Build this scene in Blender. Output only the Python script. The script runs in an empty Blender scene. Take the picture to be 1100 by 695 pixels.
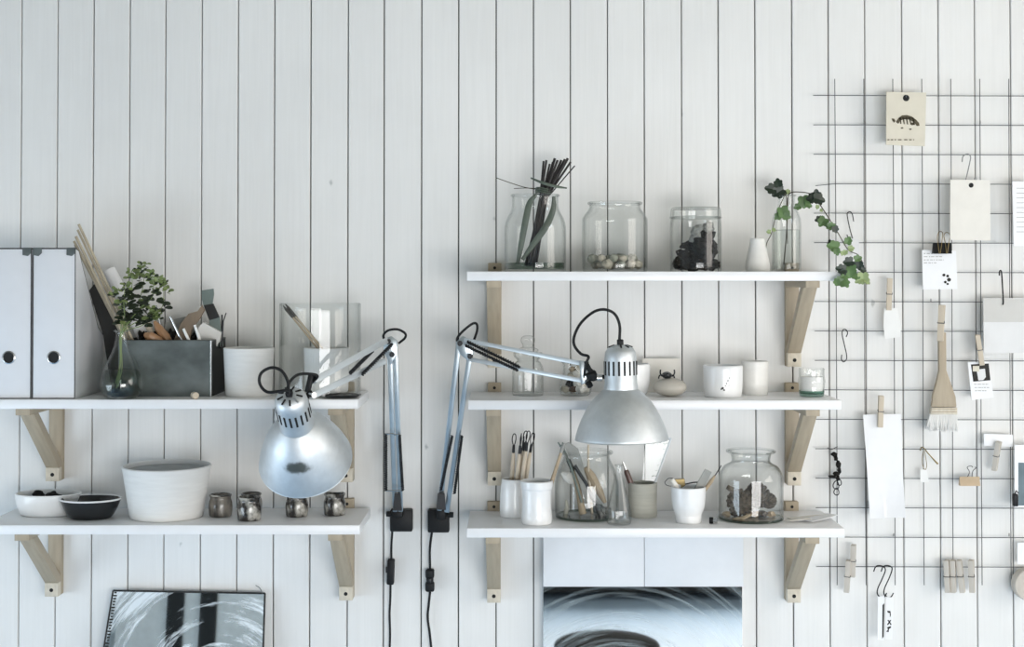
import bpy, bmesh, math, random
from mathutils import Vector, Matrix, noise
R = math.radians
rnd = random.Random(7)
scene = bpy.context.scene
COL = scene.collection

# ---------------------------------------------------------------- camera, world, light, exposure
D, F, EYE, CX, TILT, HOR = 2.9, 1450.0, 1.5, 550.0, R(0.9), 298.0   # wall distance, focal length (px), eye height ...
CY = HOR - F * math.tan(TILT)
cam = bpy.data.objects.new('camera', bpy.data.cameras.new('camera'))
COL.objects.link(cam)
cam.data.sensor_width = 36
cam.data.lens = F * 36 / 1100
cam.data.shift_y = (CY - 347.5) / 1100
cam.data.clip_start = 0.05
cam.location = (0, -D, EYE)
cam.rotation_euler = (R(90) + TILT, 0, 0)
scene.camera = cam

world = bpy.data.worlds.new('world'); scene.world = world
world.use_nodes = True
bg = world.node_tree.nodes['Background']
bg.inputs[0].default_value = (0.62, 0.72, 0.80, 1); bg.inputs[1].default_value = 0.5

def area(name, loc, rot, sx, sy, power, color):
    l = bpy.data.lights.new(name, 'AREA'); l.shape = 'RECTANGLE'; l.size = sx; l.size_y = sy
    l.energy = power; l.color = color
    o = bpy.data.objects.new(name, l); COL.objects.link(o); o.location = loc; o.rotation_euler = rot
    return o
# daylight through the two side windows and the rear window
XR, XL, YB = 2.7, -2.55, -3.9
area('daylight_right', (XR + 0.06, -1.75, 1.62), (0, R(90), 0), 1.5, 1.9, 42, (1.0, 0.93, 0.855))
area('daylight_left', (XL - 0.06, -1.65, 0.66), (0, R(-90), 0), 1.0, 1.7, 37, (0.74, 0.87, 0.99))
area('daylight_rear', (1.2, YB - 0.06, 0.86), (R(90), 0, 0), 2.4, 1.18, 104, (0.975, 0.965, 0.955))
vs = scene.view_settings
scene.display_settings.display_device = 'sRGB'
vs.view_transform = 'Standard'; vs.look = 'None'; vs.gamma = 1; vs.use_curve_mapping = False
vs.exposure = -0.10
scene.cycles.use_denoising = True
scene.cycles.max_bounces = 12; scene.cycles.diffuse_bounces = 5; scene.cycles.glossy_bounces = 6
scene.cycles.transmission_bounces = 10; scene.cycles.transparent_max_bounces = 48
scene.cycles.caustics_reflective = False; scene.cycles.caustics_refractive = False
scene.cycles.sample_clamp_indirect = 4

# ---------------------------------------------------------------- coordinates
def mpp(d): return (D - d) / F
def W(px, py, d):
    """point on the plane d metres in front of the wall that lies on the sight line of a photo pixel"""
    u, v = (px - CX) / F, (CY - py) / F
    dy = math.cos(TILT) - v * math.sin(TILT); dz = math.sin(TILT) + v * math.cos(TILT)
    t = (D - d) / dy
    return Vector((u * t, -d, EYE + dz * t))

# ---------------------------------------------------------------- materials
def nt(name):
    m = bpy.data.materials.new(name); m.use_nodes = True
    t = m.node_tree; t.nodes.clear()
    out = t.nodes.new('ShaderNodeOutputMaterial')
    return m, t, out
def lk(t, a, b): t.links.new(a, b)
def nd(t, typ, **kw):
    n = t.nodes.new(typ)
    for k, v in kw.items(): setattr(n, k, v)
    return n
def c4(c): return (c[0], c[1], c[2], 1)

def M(name, col, rough=0.6, metal=0.0, var=0.12, scale=(30, 30, 30), bump=0.0, col2=None, spec=0.5, detail=4, coat=0, lo=0.3, hi=0.7):
    m, t, out = nt(name)
    p = nd(t, 'ShaderNodeBsdfPrincipled')
    tc = nd(t, 'ShaderNodeTexCoord'); mp = nd(t, 'ShaderNodeMapping'); mp.inputs['Scale'].default_value = scale
    nz = nd(t, 'ShaderNodeTexNoise'); nz.inputs['Scale'].default_value = 1; nz.inputs['Detail'].default_value = detail
    lk(t, tc.outputs['Object'], mp.inputs[0]); lk(t, mp.outputs[0], nz.inputs['Vector'])
    cr = nd(t, 'ShaderNodeValToRGB')
    cr.color_ramp.elements[0].position = lo; cr.color_ramp.elements[1].position = hi
    c2 = col2 or tuple(x * (1 - var) for x in col)
    cr.color_ramp.elements[0].color = c4(c2); cr.color_ramp.elements[1].color = c4(col)
    lk(t, nz.outputs['Fac'], cr.inputs[0]); lk(t, cr.outputs[0], p.inputs['Base Color'])
    p.inputs['Roughness'].default_value = rough; p.inputs['Metallic'].default_value = metal
    p.inputs['Specular IOR Level'].default_value = spec
    if coat: p.inputs['Coat Weight'].default_value = coat; p.inputs['Coat Roughness'].default_value = 0.08
    if bump:
        b = nd(t, 'ShaderNodeBump'); b.inputs['Strength'].default_value = bump; b.inputs['Distance'].default_value = 0.003
        lk(t, nz.outputs['Fac'], b.inputs['Height']); lk(t, b.outputs[0], p.inputs['Normal'])
    lk(t, p.outputs[0], out.inputs[0])
    return m

def M_glass(name, tint=(0.985, 0.99, 0.988), edge=(0.55, 0.60, 0.59), gloss=1.0):
    """thin clear glass: transparent, mirrors more and tints more where one looks along the pane"""
    m, t, out = nt(name)
    lw = nd(t, 'ShaderNodeLayerWeight'); lw.inputs[0].default_value = 0.5
    p5 = nd(t, 'ShaderNodeMath', operation='POWER'); p5.inputs[1].default_value = 4.0
    lk(t, lw.outputs['Facing'], p5.inputs[0])
    mul = nd(t, 'ShaderNodeMath', operation='MULTIPLY_ADD'); mul.inputs[1].default_value = 0.75 * gloss; mul.inputs[2].default_value = 0.033 * gloss
    lk(t, p5.outputs[0], mul.inputs[0])
    p3 = nd(t, 'ShaderNodeMath', operation='POWER'); p3.inputs[1].default_value = 5.0
    lk(t, lw.outputs['Facing'], p3.inputs[0])
    mx = nd(t, 'ShaderNodeMix', data_type='RGBA'); mx.inputs[6].default_value = c4(tint); mx.inputs[7].default_value = c4(edge)
    lk(t, p3.outputs[0], mx.inputs[0])
    tr = nd(t, 'ShaderNodeBsdfTransparent'); lk(t, mx.outputs[2], tr.inputs[0])
    gl = nd(t, 'ShaderNodeBsdfGlossy'); gl.inputs['Roughness'].default_value = 0.03
    ms = nd(t, 'ShaderNodeMixShader'); lk(t, mul.outputs[0], ms.inputs[0]); lk(t, tr.outputs[0], ms.inputs[1]); lk(t, gl.outputs[0], ms.inputs[2])
    lk(t, ms.outputs[0], out.inputs[0])
    return m

def M_planks(name):
    """white paint on boards: grain along the board, slight change from board to board, rare knots"""
    m, t, out = nt(name)
    p = nd(t, 'ShaderNodeBsdfPrincipled'); p.inputs['Roughness'].default_value = 0.5; p.inputs['Specular IOR Level'].default_value = 0.35
    tc = nd(t, 'ShaderNodeTexCoord')
    mp = nd(t, 'ShaderNodeMapping'); mp.inputs['Scale'].default_value = (150, 20, 5)
    nz = nd(t, 'ShaderNodeTexNoise'); nz.inputs['Scale'].default_value = 1; nz.inputs['Detail'].default_value = 6; nz.inputs['Distortion'].default_value = 0.6
    lk(t, tc.outputs['Object'], mp.inputs[0]); lk(t, mp.outputs[0], nz.inputs['Vector'])
    cr = nd(t, 'ShaderNodeValToRGB'); cr.color_ramp.elements[0].position = 0.25; cr.color_ramp.elements[1].position = 0.75
    cr.color_ramp.elements[0].color = (0.772, 0.770, 0.750, 1); cr.color_ramp.elements[1].color = (0.812, 0.810, 0.790, 1)
    lk(t, nz.outputs['Fac'], cr.inputs[0])
    # large worn patches
    n2 = nd(t, 'ShaderNodeTexNoise'); n2.inputs['Scale'].default_value = 3.0; n2.inputs['Detail'].default_value = 5
    lk(t, tc.outputs['Object'], n2.inputs['Vector'])
    r2 = nd(t, 'ShaderNodeValToRGB'); r2.color_ramp.elements[0].position = 0.30; r2.color_ramp.elements[1].position = 0.62
    r2.color_ramp.elements[0].color = (0.93, 0.93, 0.93, 1); r2.color_ramp.elements[1].color = (1, 1, 1, 1)
    lk(t, n2.outputs['Fac'], r2.inputs[0])
    mu = nd(t, 'ShaderNodeMix', data_type='RGBA', blend_type='MULTIPLY'); mu.inputs[0].default_value = 1
    lk(t, cr.outputs[0], mu.inputs[6]); lk(t, r2.outputs[0], mu.inputs[7])
    # rare knots / nail marks
    mv = nd(t, 'ShaderNodeMapping'); mv.inputs['Scale'].default_value = (9, 1, 4.5)
    vo = nd(t, 'ShaderNodeTexVoronoi'); vo.inputs['Scale'].default_value = 1
    lk(t, tc.outputs['Object'], mv.inputs[0]); lk(t, mv.outputs[0], vo.inputs['Vector'])
    n3 = nd(t, 'ShaderNodeTexNoise'); n3.inputs['Scale'].default_value = 60; lk(t, tc.outputs['Object'], n3.inputs['Vector'])
    ad = nd(t, 'ShaderNodeMath', operation='MULTIPLY_ADD'); ad.inputs[1].default_value = 0.10; lk(t, n3.outputs['Fac'], ad.inputs[0]); lk(t, vo.outputs['Distance'], ad.inputs[2])
    r3 = nd(t, 'ShaderNodeValToRGB'); r3.color_ramp.elements[0].position = 0.072; r3.color_ramp.elements[1].position = 0.095
    r3.color_ramp.elements[0].color = (0.62, 0.64, 0.64, 1); r3.color_ramp.elements[1].color = (1, 1, 1, 1)
    lk(t, ad.outputs[0], r3.inputs[0])
    m3 = nd(t, 'ShaderNodeMix', data_type='RGBA', blend_type='MULTIPLY'); m3.inputs[0].default_value = 1
    lk(t, mu.outputs[2], m3.inputs[6]); lk(t, r3.outputs[0], m3.inputs[7])
    lk(t, m3.outputs[2], p.inputs['Base Color'])
    b = nd(t, 'ShaderNodeBump'); b.inputs['Strength'].default_value = 0.12; b.inputs['Distance'].default_value = 0.002
    lk(t, nz.outputs['Fac'], b.inputs['Height']); lk(t, b.outputs[0], p.inputs['Normal'])
    lk(t, p.outputs[0], out.inputs[0])
    return m

def M_smear(name, base, center, freq, smear_col, amount, rough=0.06, lo=0.48, hi=0.7, mirror=0.85, ang=0.8):
    """dusty mirror glass with wipe marks running round a centre (object x,z)"""
    m, t, out = nt(name)
    tc = nd(t, 'ShaderNodeTexCoord'); sp = nd(t, 'ShaderNodeSeparateXYZ'); lk(t, tc.outputs['Object'], sp.inputs[0])
    dx = nd(t, 'ShaderNodeMath', operation='SUBTRACT'); dx.inputs[1].default_value = center[0]; lk(t, sp.outputs[0], dx.inputs[0])
    dz = nd(t, 'ShaderNodeMath', operation='SUBTRACT'); dz.inputs[1].default_value = center[1]; lk(t, sp.outputs[2], dz.inputs[0])
    cb = nd(t, 'ShaderNodeCombineXYZ'); lk(t, dx.outputs[0], cb.inputs[0]); lk(t, dz.outputs[0], cb.inputs[1])
    le = nd(t, 'ShaderNodeVectorMath', operation='LENGTH'); lk(t, cb.outputs[0], le.inputs[0])
    an = nd(t, 'ShaderNodeMath', operation='ARCTAN2'); lk(t, dz.outputs[0], an.inputs[0]); lk(t, dx.outputs[0], an.inputs[1])
    rs = nd(t, 'ShaderNodeMath', operation='MULTIPLY'); rs.inputs[1].default_value = freq; lk(t, le.outputs['Value'], rs.inputs[0])
    as_ = nd(t, 'ShaderNodeMath', operation='MULTIPLY'); as_.inputs[1].default_value = ang; lk(t, an.outputs[0], as_.inputs[0])
    c2 = nd(t, 'ShaderNodeCombineXYZ'); lk(t, rs.outputs[0], c2.inputs[0]); lk(t, as_.outputs[0], c2.inputs[1])
    nz = nd(t, 'ShaderNodeTexNoise'); nz.inputs['Scale'].default_value = 1; nz.inputs['Detail'].default_value = 5; nz.inputs['Roughness'].default_value = 0.65
    lk(t, c2.outputs[0], nz.inputs['Vector'])
    cr = nd(t, 'ShaderNodeValToRGB'); cr.color_ramp.elements[0].position = lo; cr.color_ramp.elements[1].position = hi
    cr.color_ramp.elements[0].color = (0, 0, 0, 1); cr.color_ramp.elements[1].color = (amount, amount, amount, 1)
    lk(t, nz.outputs['Fac'], cr.inputs[0])
    gl = nd(t, 'ShaderNodeBsdfPrincipled'); gl.inputs['Base Color'].default_value = c4(base); gl.inputs['Metallic'].default_value = mirror; gl.inputs['Roughness'].default_value = rough
    df = nd(t, 'ShaderNodeBsdfDiffuse'); df.inputs[0].default_value = c4(smear_col)
    ms = nd(t, 'ShaderNodeMixShader'); lk(t, cr.outputs[0], ms.inputs[0]); lk(t, gl.outputs[0], ms.inputs[1]); lk(t, df.outputs[0], ms.inputs[2])
    lk(t, ms.outputs[0], out.inputs[0])
    return m

m_wall = M_planks('white_boards')
m_gap = M('dark_gap', (0.012, 0.013, 0.013), 0.9, var=0.3)
m_plaster = M('pale_plaster', (0.74, 0.75, 0.75), 0.8)
m_ceil = M('warm_grey_ceiling', (0.37, 0.345, 0.29), 0.8)
m_rear = M('slate_plaster', (0.42, 0.45, 0.46), 0.8)
m_floor = M('pale_floorboards', (0.41, 0.57, 0.75), 0.5, scale=(12, 2, 1))
m_shelf = M('white_lacquer', (0.83, 0.835, 0.84), 0.32, var=0.03)
m_birch = M('aged_birch', (0.43, 0.36, 0.262), 0.6, var=0.16, scale=(110, 14, 14), bump=0.0)
m_birchend = M('birch_end_grain', (0.66, 0.60, 0.49), 0.6, var=0.2, scale=(120, 30, 60), bump=0.1)
m_hole = M('black_recess', (0.01, 0.01, 0.01), 0.8)
m_steel = M('galvanised_wire', (0.12, 0.127, 0.132), 0.5, 0.5, var=0.4)
m_alu = M('brushed_silver', (0.70, 0.735, 0.755), 0.52, 1.0, var=0.10, scale=(60, 60, 60))
m_arm = M('silver_paint', (0.54, 0.60, 0.63), 0.30, 0.9, var=0.12, scale=(40, 40, 40))
m_arm2 = M('pale_silver_paint', (0.68, 0.73, 0.76), 0.35, 0.45, var=0.06, scale=(40, 40, 40))
m_hookg = M('dull_steel', (0.30, 0.31, 0.31), 0.4, 0.8, var=0.2)
m_paperg2 = M('warm_grey_band', (0.60, 0.59, 0.56), 0.85, var=0.05)
m_black = M('black_plastic', (0.009, 0.010, 0.011), 0.5, var=0.3, spec=0.25)
m_spring = M('dark_spring_steel', (0.028, 0.030, 0.033), 0.4, 0.5, var=0.4)
m_chrome = M('bright_steel', (0.62, 0.64, 0.65), 0.22, 1.0, var=0.15)
m_glass = M_glass('clear_glass')
m_glass2 = M_glass('clear_glass_thick', edge=(0.30, 0.36, 0.35), gloss=1.15)
m_glassg = M_glass('green_glass', tint=(0.62, 0.76, 0.71), edge=(0.10, 0.25, 0.2))
m_water = M_glass('water', tint=(0.93, 0.95, 0.94), edge=(0.25, 0.30, 0.28))
m_waterg = M_glass('green_water', tint=(0.50, 0.58, 0.52), edge=(0.25, 0.32, 0.28))
m_waterd = M_glass('dark_water', tint=(0.56, 0.62, 0.58), edge=(0.08, 0.10, 0.09))
m_ceram = M('white_glaze', (0.84, 0.85, 0.85), 0.28, var=0.05, scale=(40, 40, 40), coat=0.3)
m_ceramw = M('warm_white_glaze', (0.79, 0.785, 0.755), 0.4, var=0.06, scale=(40, 40, 90), coat=0.1)
m_ceramm = M('matt_white_clay', (0.76, 0.76, 0.74), 0.75, var=0.07, scale=(20, 20, 160), bump=0.15)
m_beige = M('beige_stoneware', (0.50, 0.49, 0.425), 0.7, var=0.15, scale=(15, 15, 160), bump=0.25)
m_blackc = M('black_glaze', (0.012, 0.014, 0.016), 0.25, var=0.3, coat=0.2)
m_raku = M('mottled_raku_glaze', (0.42, 0.41, 0.37), 0.22, var=0.5, scale=(55, 55, 40), col2=(0.02, 0.017, 0.015), coat=0.6, lo=0.46, hi=0.64)
m_raku2 = M('brown_ash_glaze', (0.26, 0.235, 0.20), 0.3, scale=(60, 60, 25), col2=(0.04, 0.034, 0.028), coat=0.4, lo=0.38, hi=0.66)
m_zinc = M('zinc_sheet', (0.20, 0.225, 0.22), 0.42, 0.75, scale=(14, 14, 20), col2=(0.115, 0.13, 0.125), lo=0.35, hi=0.65)
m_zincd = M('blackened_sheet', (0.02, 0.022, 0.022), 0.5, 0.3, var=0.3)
m_file = M('white_cardboard', (0.71, 0.725, 0.75), 0.6, var=0.03)
m_paper = M('white_paper', (0.86, 0.865, 0.875), 0.85, var=0.04)
m_paperw = M('cream_card', (0.80, 0.775, 0.715), 0.85, var=0.06)
m_paperb = M('buff_card', (0.70, 0.655, 0.545), 0.85, var=0.08)
m_paperg = M('pale_grey_card', (0.74, 0.74, 0.735), 0.85, var=0.05)
m_thin = M('thin_tissue', (0.84, 0.84, 0.82), 0.9, var=0.04)
m_ink = M('black_ink', (0.03, 0.028, 0.024), 0.8, var=0.4, scale=(300, 300, 300))
m_inkg = M('grey_ink', (0.40, 0.40, 0.39), 0.8)
m_inkb = M('sepia_ink', (0.12, 0.10, 0.06), 0.8, var=0.6, scale=(400, 400, 400))
m_pin = M('raw_pine', (0.62, 0.535, 0.42), 0.65, var=0.15, scale=(60, 60, 12))
m_ping = M('greyed_pine', (0.60, 0.555, 0.49), 0.7, var=0.18, scale=(60, 60, 12))
m_cane = M('split_cane', (0.56, 0.49, 0.37), 0.6, var=0.35, scale=(60, 60, 20))
m_handle = M('tool_handle_wood', (0.46, 0.36, 0.24), 0.5, var=0.3, scale=(80, 80, 20))
m_handled = M('red_brown_handle', (0.085, 0.035, 0.024), 0.35, var=0.5, coat=0.3)
m_orange = M('oiled_beech', (0.42, 0.235, 0.12), 0.4, var=0.3, scale=(60, 60, 20), coat=0.2)
m_bristle = M('white_bristle', (0.84, 0.83, 0.80), 0.85, var=0.1, scale=(900, 900, 25), bump=0.5)
m_bristled = M('dark_bristle', (0.06, 0.055, 0.05), 0.85, var=0.5, scale=(900, 900, 25))
m_twig = M('black_willow', (0.022, 0.018, 0.017), 0.6, var=0.5, scale=(60, 60, 20))
m_strap = M('grey_green_leaf', (0.105, 0.135, 0.105), 0.55, var=0.35, scale=(40, 40, 8))
m_ivyd = M('ivy_leaf_dark', (0.016, 0.032, 0.017), 0.4, var=0.4)
m_ivy = M('ivy_leaf', (0.13, 0.235, 0.085), 0.45, var=0.45, scale=(60, 60, 60))
m_ivyl = M('ivy_leaf_young', (0.33, 0.42, 0.19), 0.5, var=0.3)
m_stem = M('ivy_stem', (0.07, 0.055, 0.03), 0.6, var=0.4)
m_leafd = M('spurge_leaf_dark', (0.025, 0.04, 0.018), 0.5, var=0.5)
m_leafl = M('spurge_leaf', (0.25, 0.33, 0.12), 0.5, var=0.5)
m_cone = M('pine_cone_scales', (0.165, 0.135, 0.10), 0.8, scale=(150, 150, 150), col2=(0.035, 0.028, 0.022), bump=0.5)
m_stone = M('pale_pebble', (0.56, 0.52, 0.43), 0.7, scale=(60, 60, 60), col2=(0.33, 0.32, 0.26))
m_stone2 = M('grey_green_pebble', (0.34, 0.35, 0.29), 0.7, scale=(80, 80, 80), col2=(0.18, 0.19, 0.15))
m_river = M('smooth_grey_stone', (0.50, 0.475, 0.42), 0.6, var=0.12, scale=(35, 35, 120))
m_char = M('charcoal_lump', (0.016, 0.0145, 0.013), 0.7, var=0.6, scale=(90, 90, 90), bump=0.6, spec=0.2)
m_charb = M('rusty_lump', (0.14, 0.085, 0.055), 0.6, var=0.6, scale=(90, 90, 90))
m_paddle = M('dark_beech', (0.235, 0.175, 0.12), 0.6, var=0.3, scale=(60, 60, 20))
m_grey = M('grey_clay', (0.33, 0.335, 0.315), 0.7, var=0.3)
m_duck = M('verdigris_strip', (0.19, 0.235, 0.215), 0.5, 0.2, var=0.3)
m_plex = M_glass('perspex', tint=(0.93, 0.945, 0.945), edge=(0.5, 0.55, 0.55))
m_brass = M('aged_brass', (0.35, 0.27, 0.13), 0.4, 0.9, var=0.4)
m_gold = M('brushed_brass_clip', (0.62, 0.50, 0.36), 0.35, 0.8, var=0.2)
m_photo = M('blue_grey_print', (0.16, 0.22, 0.25), 0.7, var=0.3, scale=(20, 20, 20))
m_slate = M('dark_slate', (0.022, 0.022, 0.021), 0.7, var=0.4)
m_wick = M('candle_wax', (0.86, 0.86, 0.85), 0.45, var=0.03)
m_seat = M('dark_leather', (0.008, 0.012, 0.014), 0.9, var=0.5, scale=(30, 30, 30), spec=0.1)
m_panel = M('matt_white_board', (0.76, 0.775, 0.79), 0.6, var=0.04)

# shade with a worn patch in the paint
def M_shade(name, spot):
    m = m_alu.copy(); m.name = name
    t = m.node_tree
    p = [n for n in t.nodes if n.type == 'BSDF_PRINCIPLED'][0]
    cr = [n for n in t.nodes if n.type == 'VALTORGB'][0]
    tc = [n for n in t.nodes if n.type == 'TEX_COORD'][0]
    sb = nd(t, 'ShaderNodeVectorMath', operation='SUBTRACT'); sb.inputs[1].default_value = spot; lk(t, tc.outputs['Object'], sb.inputs[0])
    sc = nd(t, 'ShaderNodeVectorMath', operation='MULTIPLY'); sc.inputs[1].default_value = (0.75, 0.5, 1.7); lk(t, sb.outputs[0], sc.inputs[0])
    le = nd(t, 'ShaderNodeVectorMath', operation='LENGTH'); lk(t, sc.outputs[0], le.inputs[0])
    nz = nd(t, 'ShaderNodeTexNoise'); nz.inputs['Scale'].default_value = 95; nz.inputs['Detail'].default_value = 3; lk(t, tc.outputs['Object'], nz.inputs['Vector'])
    ad = nd(t, 'ShaderNodeMath', operation='MULTIPLY_ADD'); ad.inputs[1].default_value = 0.016; lk(t, nz.outputs['Fac'], ad.inputs[0]); lk(t, le.outputs['Value'], ad.inputs[2])
    r = nd(t, 'ShaderNodeValToRGB'); r.color_ramp.elements[0].position = 0.022; r.color_ramp.elements[1].position = 0.029
    r.color_ramp.elements[0].color = (1, 1, 1, 1); r.color_ramp.elements[1].color = (0, 0, 0, 1)
    lk(t, ad.outputs[0], r.inputs[0])
    mx = nd(t, 'ShaderNodeMix', data_type='RGBA'); mx.inputs[7].default_value = (0.13, 0.14, 0.13, 1)
    lk(t, r.outputs[0], mx.inputs[0]); lk(t, cr.outputs[0], mx.inputs[6]); lk(t, mx.outputs[2], p.inputs['Base Color'])
    return m

# ---------------------------------------------------------------- geometry collector (world coordinates)
def basis(z, hint=Vector((0, 0, 1))):
    z = z.normalized()
    if abs(z.dot(hint)) > 0.98: hint = Vector((1, 0, 0))
    x = hint.cross(z).normalized(); y = z.cross(x)
    return x, y, z

class G:
    def __init__(s): s.v = []; s.f = []; s.mi = []
    def add(s, verts, faces, mi=0):
        o = len(s.v); s.v += [Vector(v) for v in verts]
        for f in faces: s.f.append([i + o for i in f]); s.mi.append(mi)
        return s
    def frombm(s, bm, mi=0):
        bm.verts.ensure_lookup_table(); bm.verts.index_update()
        s.add([v.co.copy() for v in bm.verts], [[v.index for v in f.verts] for f in bm.faces], mi); bm.free(); return s
    def box(s, c, size, rot=None, bev=0.0, mi=0, seg=2):
        bm = bmesh.new(); bmesh.ops.create_cube(bm, size=1)
        for v in bm.verts: v.co = Vector((v.co.x * size[0], v.co.y * size[1], v.co.z * size[2]))
        if bev: bmesh.ops.bevel(bm, geom=bm.edges[:], offset=bev, segments=seg, affect='EDGES', profile=0.5)
        for v in bm.verts:
            if rot: v.co = rot @ v.co
            v.co += Vector(c)
        return s.frombm(bm, mi)
    def prism(s, poly, t, o=(0, 0, 0), ax=(1, 0, 0), ay=(0, 0, 1), bev=0.0, mi=0):
        """polygon in plane (ax, ay) at o, extruded by t along ax x ay (which points at the viewer for x,z)"""
        ax, ay, o = Vector(ax), Vector(ay), Vector(o); n = ax.cross(ay).normalized()
        bm = bmesh.new()
        a = [bm.verts.new(o + ax * p[0] + ay * p[1]) for p in poly]
        f = bm.faces.new(a)
        r = bmesh.ops.extrude_face_region(bm, geom=[f])
        for v in r['geom']:
            if isinstance(v, bmesh.types.BMVert): v.co += n * t
        bmesh.ops.recalc_face_normals(bm, faces=bm.faces[:])
        if bev: bmesh.ops.bevel(bm, geom=bm.edges[:], offset=bev, segments=2, affect='EDGES', profile=0.5)
        return s.frombm(bm, mi)
    def tube(s, pts, r, n=8, mi=0, closed=False):
        pts = [Vector(p) for p in pts]; k = len(pts)
        rr = r if isinstance(r, (list, tuple)) else [r] * k
        V = []; prev = None
        for i, p in enumerate(pts):
            if closed: d = pts[(i + 1) % k] - pts[i - 1]
            else: d = pts[min(i + 1, k - 1)] - pts[max(i - 1, 0)]
            d = d.normalized()
            if prev is None: x, y, _ = basis(d)
            else:
                x = (prev - d * prev.dot(d)).normalized(); y = d.cross(x)
            prev = x
            for j in range(n):
                a = 2 * math.pi * j / n
                V.append(p + (x * math.cos(a) + y * math.sin(a)) * rr[i])
        Fc = []
        for i in range(k if closed else k - 1):
            i2 = (i + 1) % k
            for j in range(n): Fc.append([i * n + j, i * n + (j + 1) % n, i2 * n + (j + 1) % n, i2 * n + j])
        if not closed: Fc += [list(range(n))[::-1], [(k - 1) * n + j for j in range(n)]]
        return s.add(V, Fc, mi)
    def curve(s, pts, r, n=8, sub=6, mi=0):
        return s.tube(smooth(pts, sub), r, n, mi)
    def lathe(s, prof, c, n=40, axis=(0, 0, 1), mi=0, sx=1, sy=1):
        x, y, z = basis(Vector(axis)); c = Vector(c)
        if tuple(axis) == (0, 0, 1): x, y, z = Vector((1, 0, 0)), Vector((0, 1, 0)), Vector((0, 0, 1))
        V = []; idx = []
        for (r, h) in prof:
            if r < 1e-6: idx.append([len(V)]); V.append(c + z * h)
            else:
                idx.append(list(range(len(V), len(V) + n)))
                for j in range(n):
                    a = 2 * math.pi * j / n
                    V.append(c + x * (r * sx * math.cos(a)) + y * (r * sy * math.sin(a)) + z * h)
        Fc = []
        for a, b in zip(idx, idx[1:]):
            for j in range(n):
                j2 = (j + 1) % n
                if len(a) == 1 and len(b) == 1: break
                if len(a) == 1: Fc.append([a[0], b[j2], b[j]])
                elif len(b) == 1: Fc.append([a[j], a[j2], b[0]])
                else: Fc.append([a[j], a[j2], b[j2], b[j]])
        return s.add(V, Fc, mi)
    def vessel(s, prof, c, t=0.003, floor=0.004, n=48, axis=(0, 0, 1), mi=0, sx=1, sy=1, lip=True):
        """prof: outer (r,h) from the foot up; closed shell with wall t and an inner floor"""
        out = [(0, prof[0][1])] + list(prof)
        top = prof[-1]; inner = []
        if lip: inner.append((top[0] - t * 0.5, top[1] + t * 0.4))
        for (r, h) in reversed(prof):
            if h > prof[0][1] + floor: inner.append((max(r - t, 0.0005), h))
        # inner floor radius interpolated
        inner.append((max(inner[-1][0] * 0.985, 0.0004), prof[0][1] + floor)); inner.append((0, prof[0][1] + floor))
        return s.lathe(out + inner, c, n, axis, mi, sx, sy)
    def blob(s, c, r, seed=0, amp=0.15, sub=3, freq=1.5, rot=None, mi=0):
        bm = bmesh.new(); bmesh.ops.create_icosphere(bm, subdivisions=sub, radius=1)
        for v in bm.verts:
            k = 1 + amp * noise.noise(v.co * freq + Vector((seed * 7.1, seed * 3.3, seed)))
            p = Vector((v.co.x * r[0], v.co.y * r[1], v.co.z * r[2])) * k
            if rot: p = rot @ p
            v.co = p + Vector(c)
        return s.frombm(bm, mi)
    def sheet(s, grid_fn, nu, nv, t, mi=0):
        """thick sheet: grid_fn(u,v)->(point, normal)"""
        A = []; B = []
        for i in range(nu + 1):
            for j in range(nv + 1):
                p, n = grid_fn(i / nu, j / nv); A.append(p); B.append(p + n * t)
        k = len(A); ix = lambda i, j: i * (nv + 1) + j
        Fc = []
        for i in range(nu):
            for j in range(nv):
                q = [ix(i, j), ix(i + 1, j), ix(i + 1, j + 1), ix(i, j + 1)]
                Fc.append(q[::-1]); Fc.append([x + k for x in q])
        edge = [ix(i, 0) for i in range(nu)] + [ix(nu, j) for j in range(nv)] + [ix(i, nv) for i in range(nu, 0, -1)] + [ix(0, j) for j in range(nv, 0, -1)]
        for a, b in zip(edge, edge[1:] + edge[:1]): Fc.append([a, b, b + k, a + k])
        return s.add(A + B, Fc, mi)

def smooth(pts, sub=6):
    pts = [Vector(p) for p in pts]
    if len(pts) < 3: return pts
    P = [2 * pts[0] - pts[1]] + pts + [2 * pts[-1] - pts[-2]]
    out = []
    for i in range(1, len(P) - 2):
        a, b, c, d = P[i - 1:i + 3]
        for k in range(sub):
            t = k / sub
            out.append(0.5 * ((2 * b) + (c - a) * t + (2 * a - 5 * b + 4 * c - d) * t * t + (3 * b - a - 3 * c + d) * t ** 3))
    out.append(pts[-1]); return out

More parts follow.
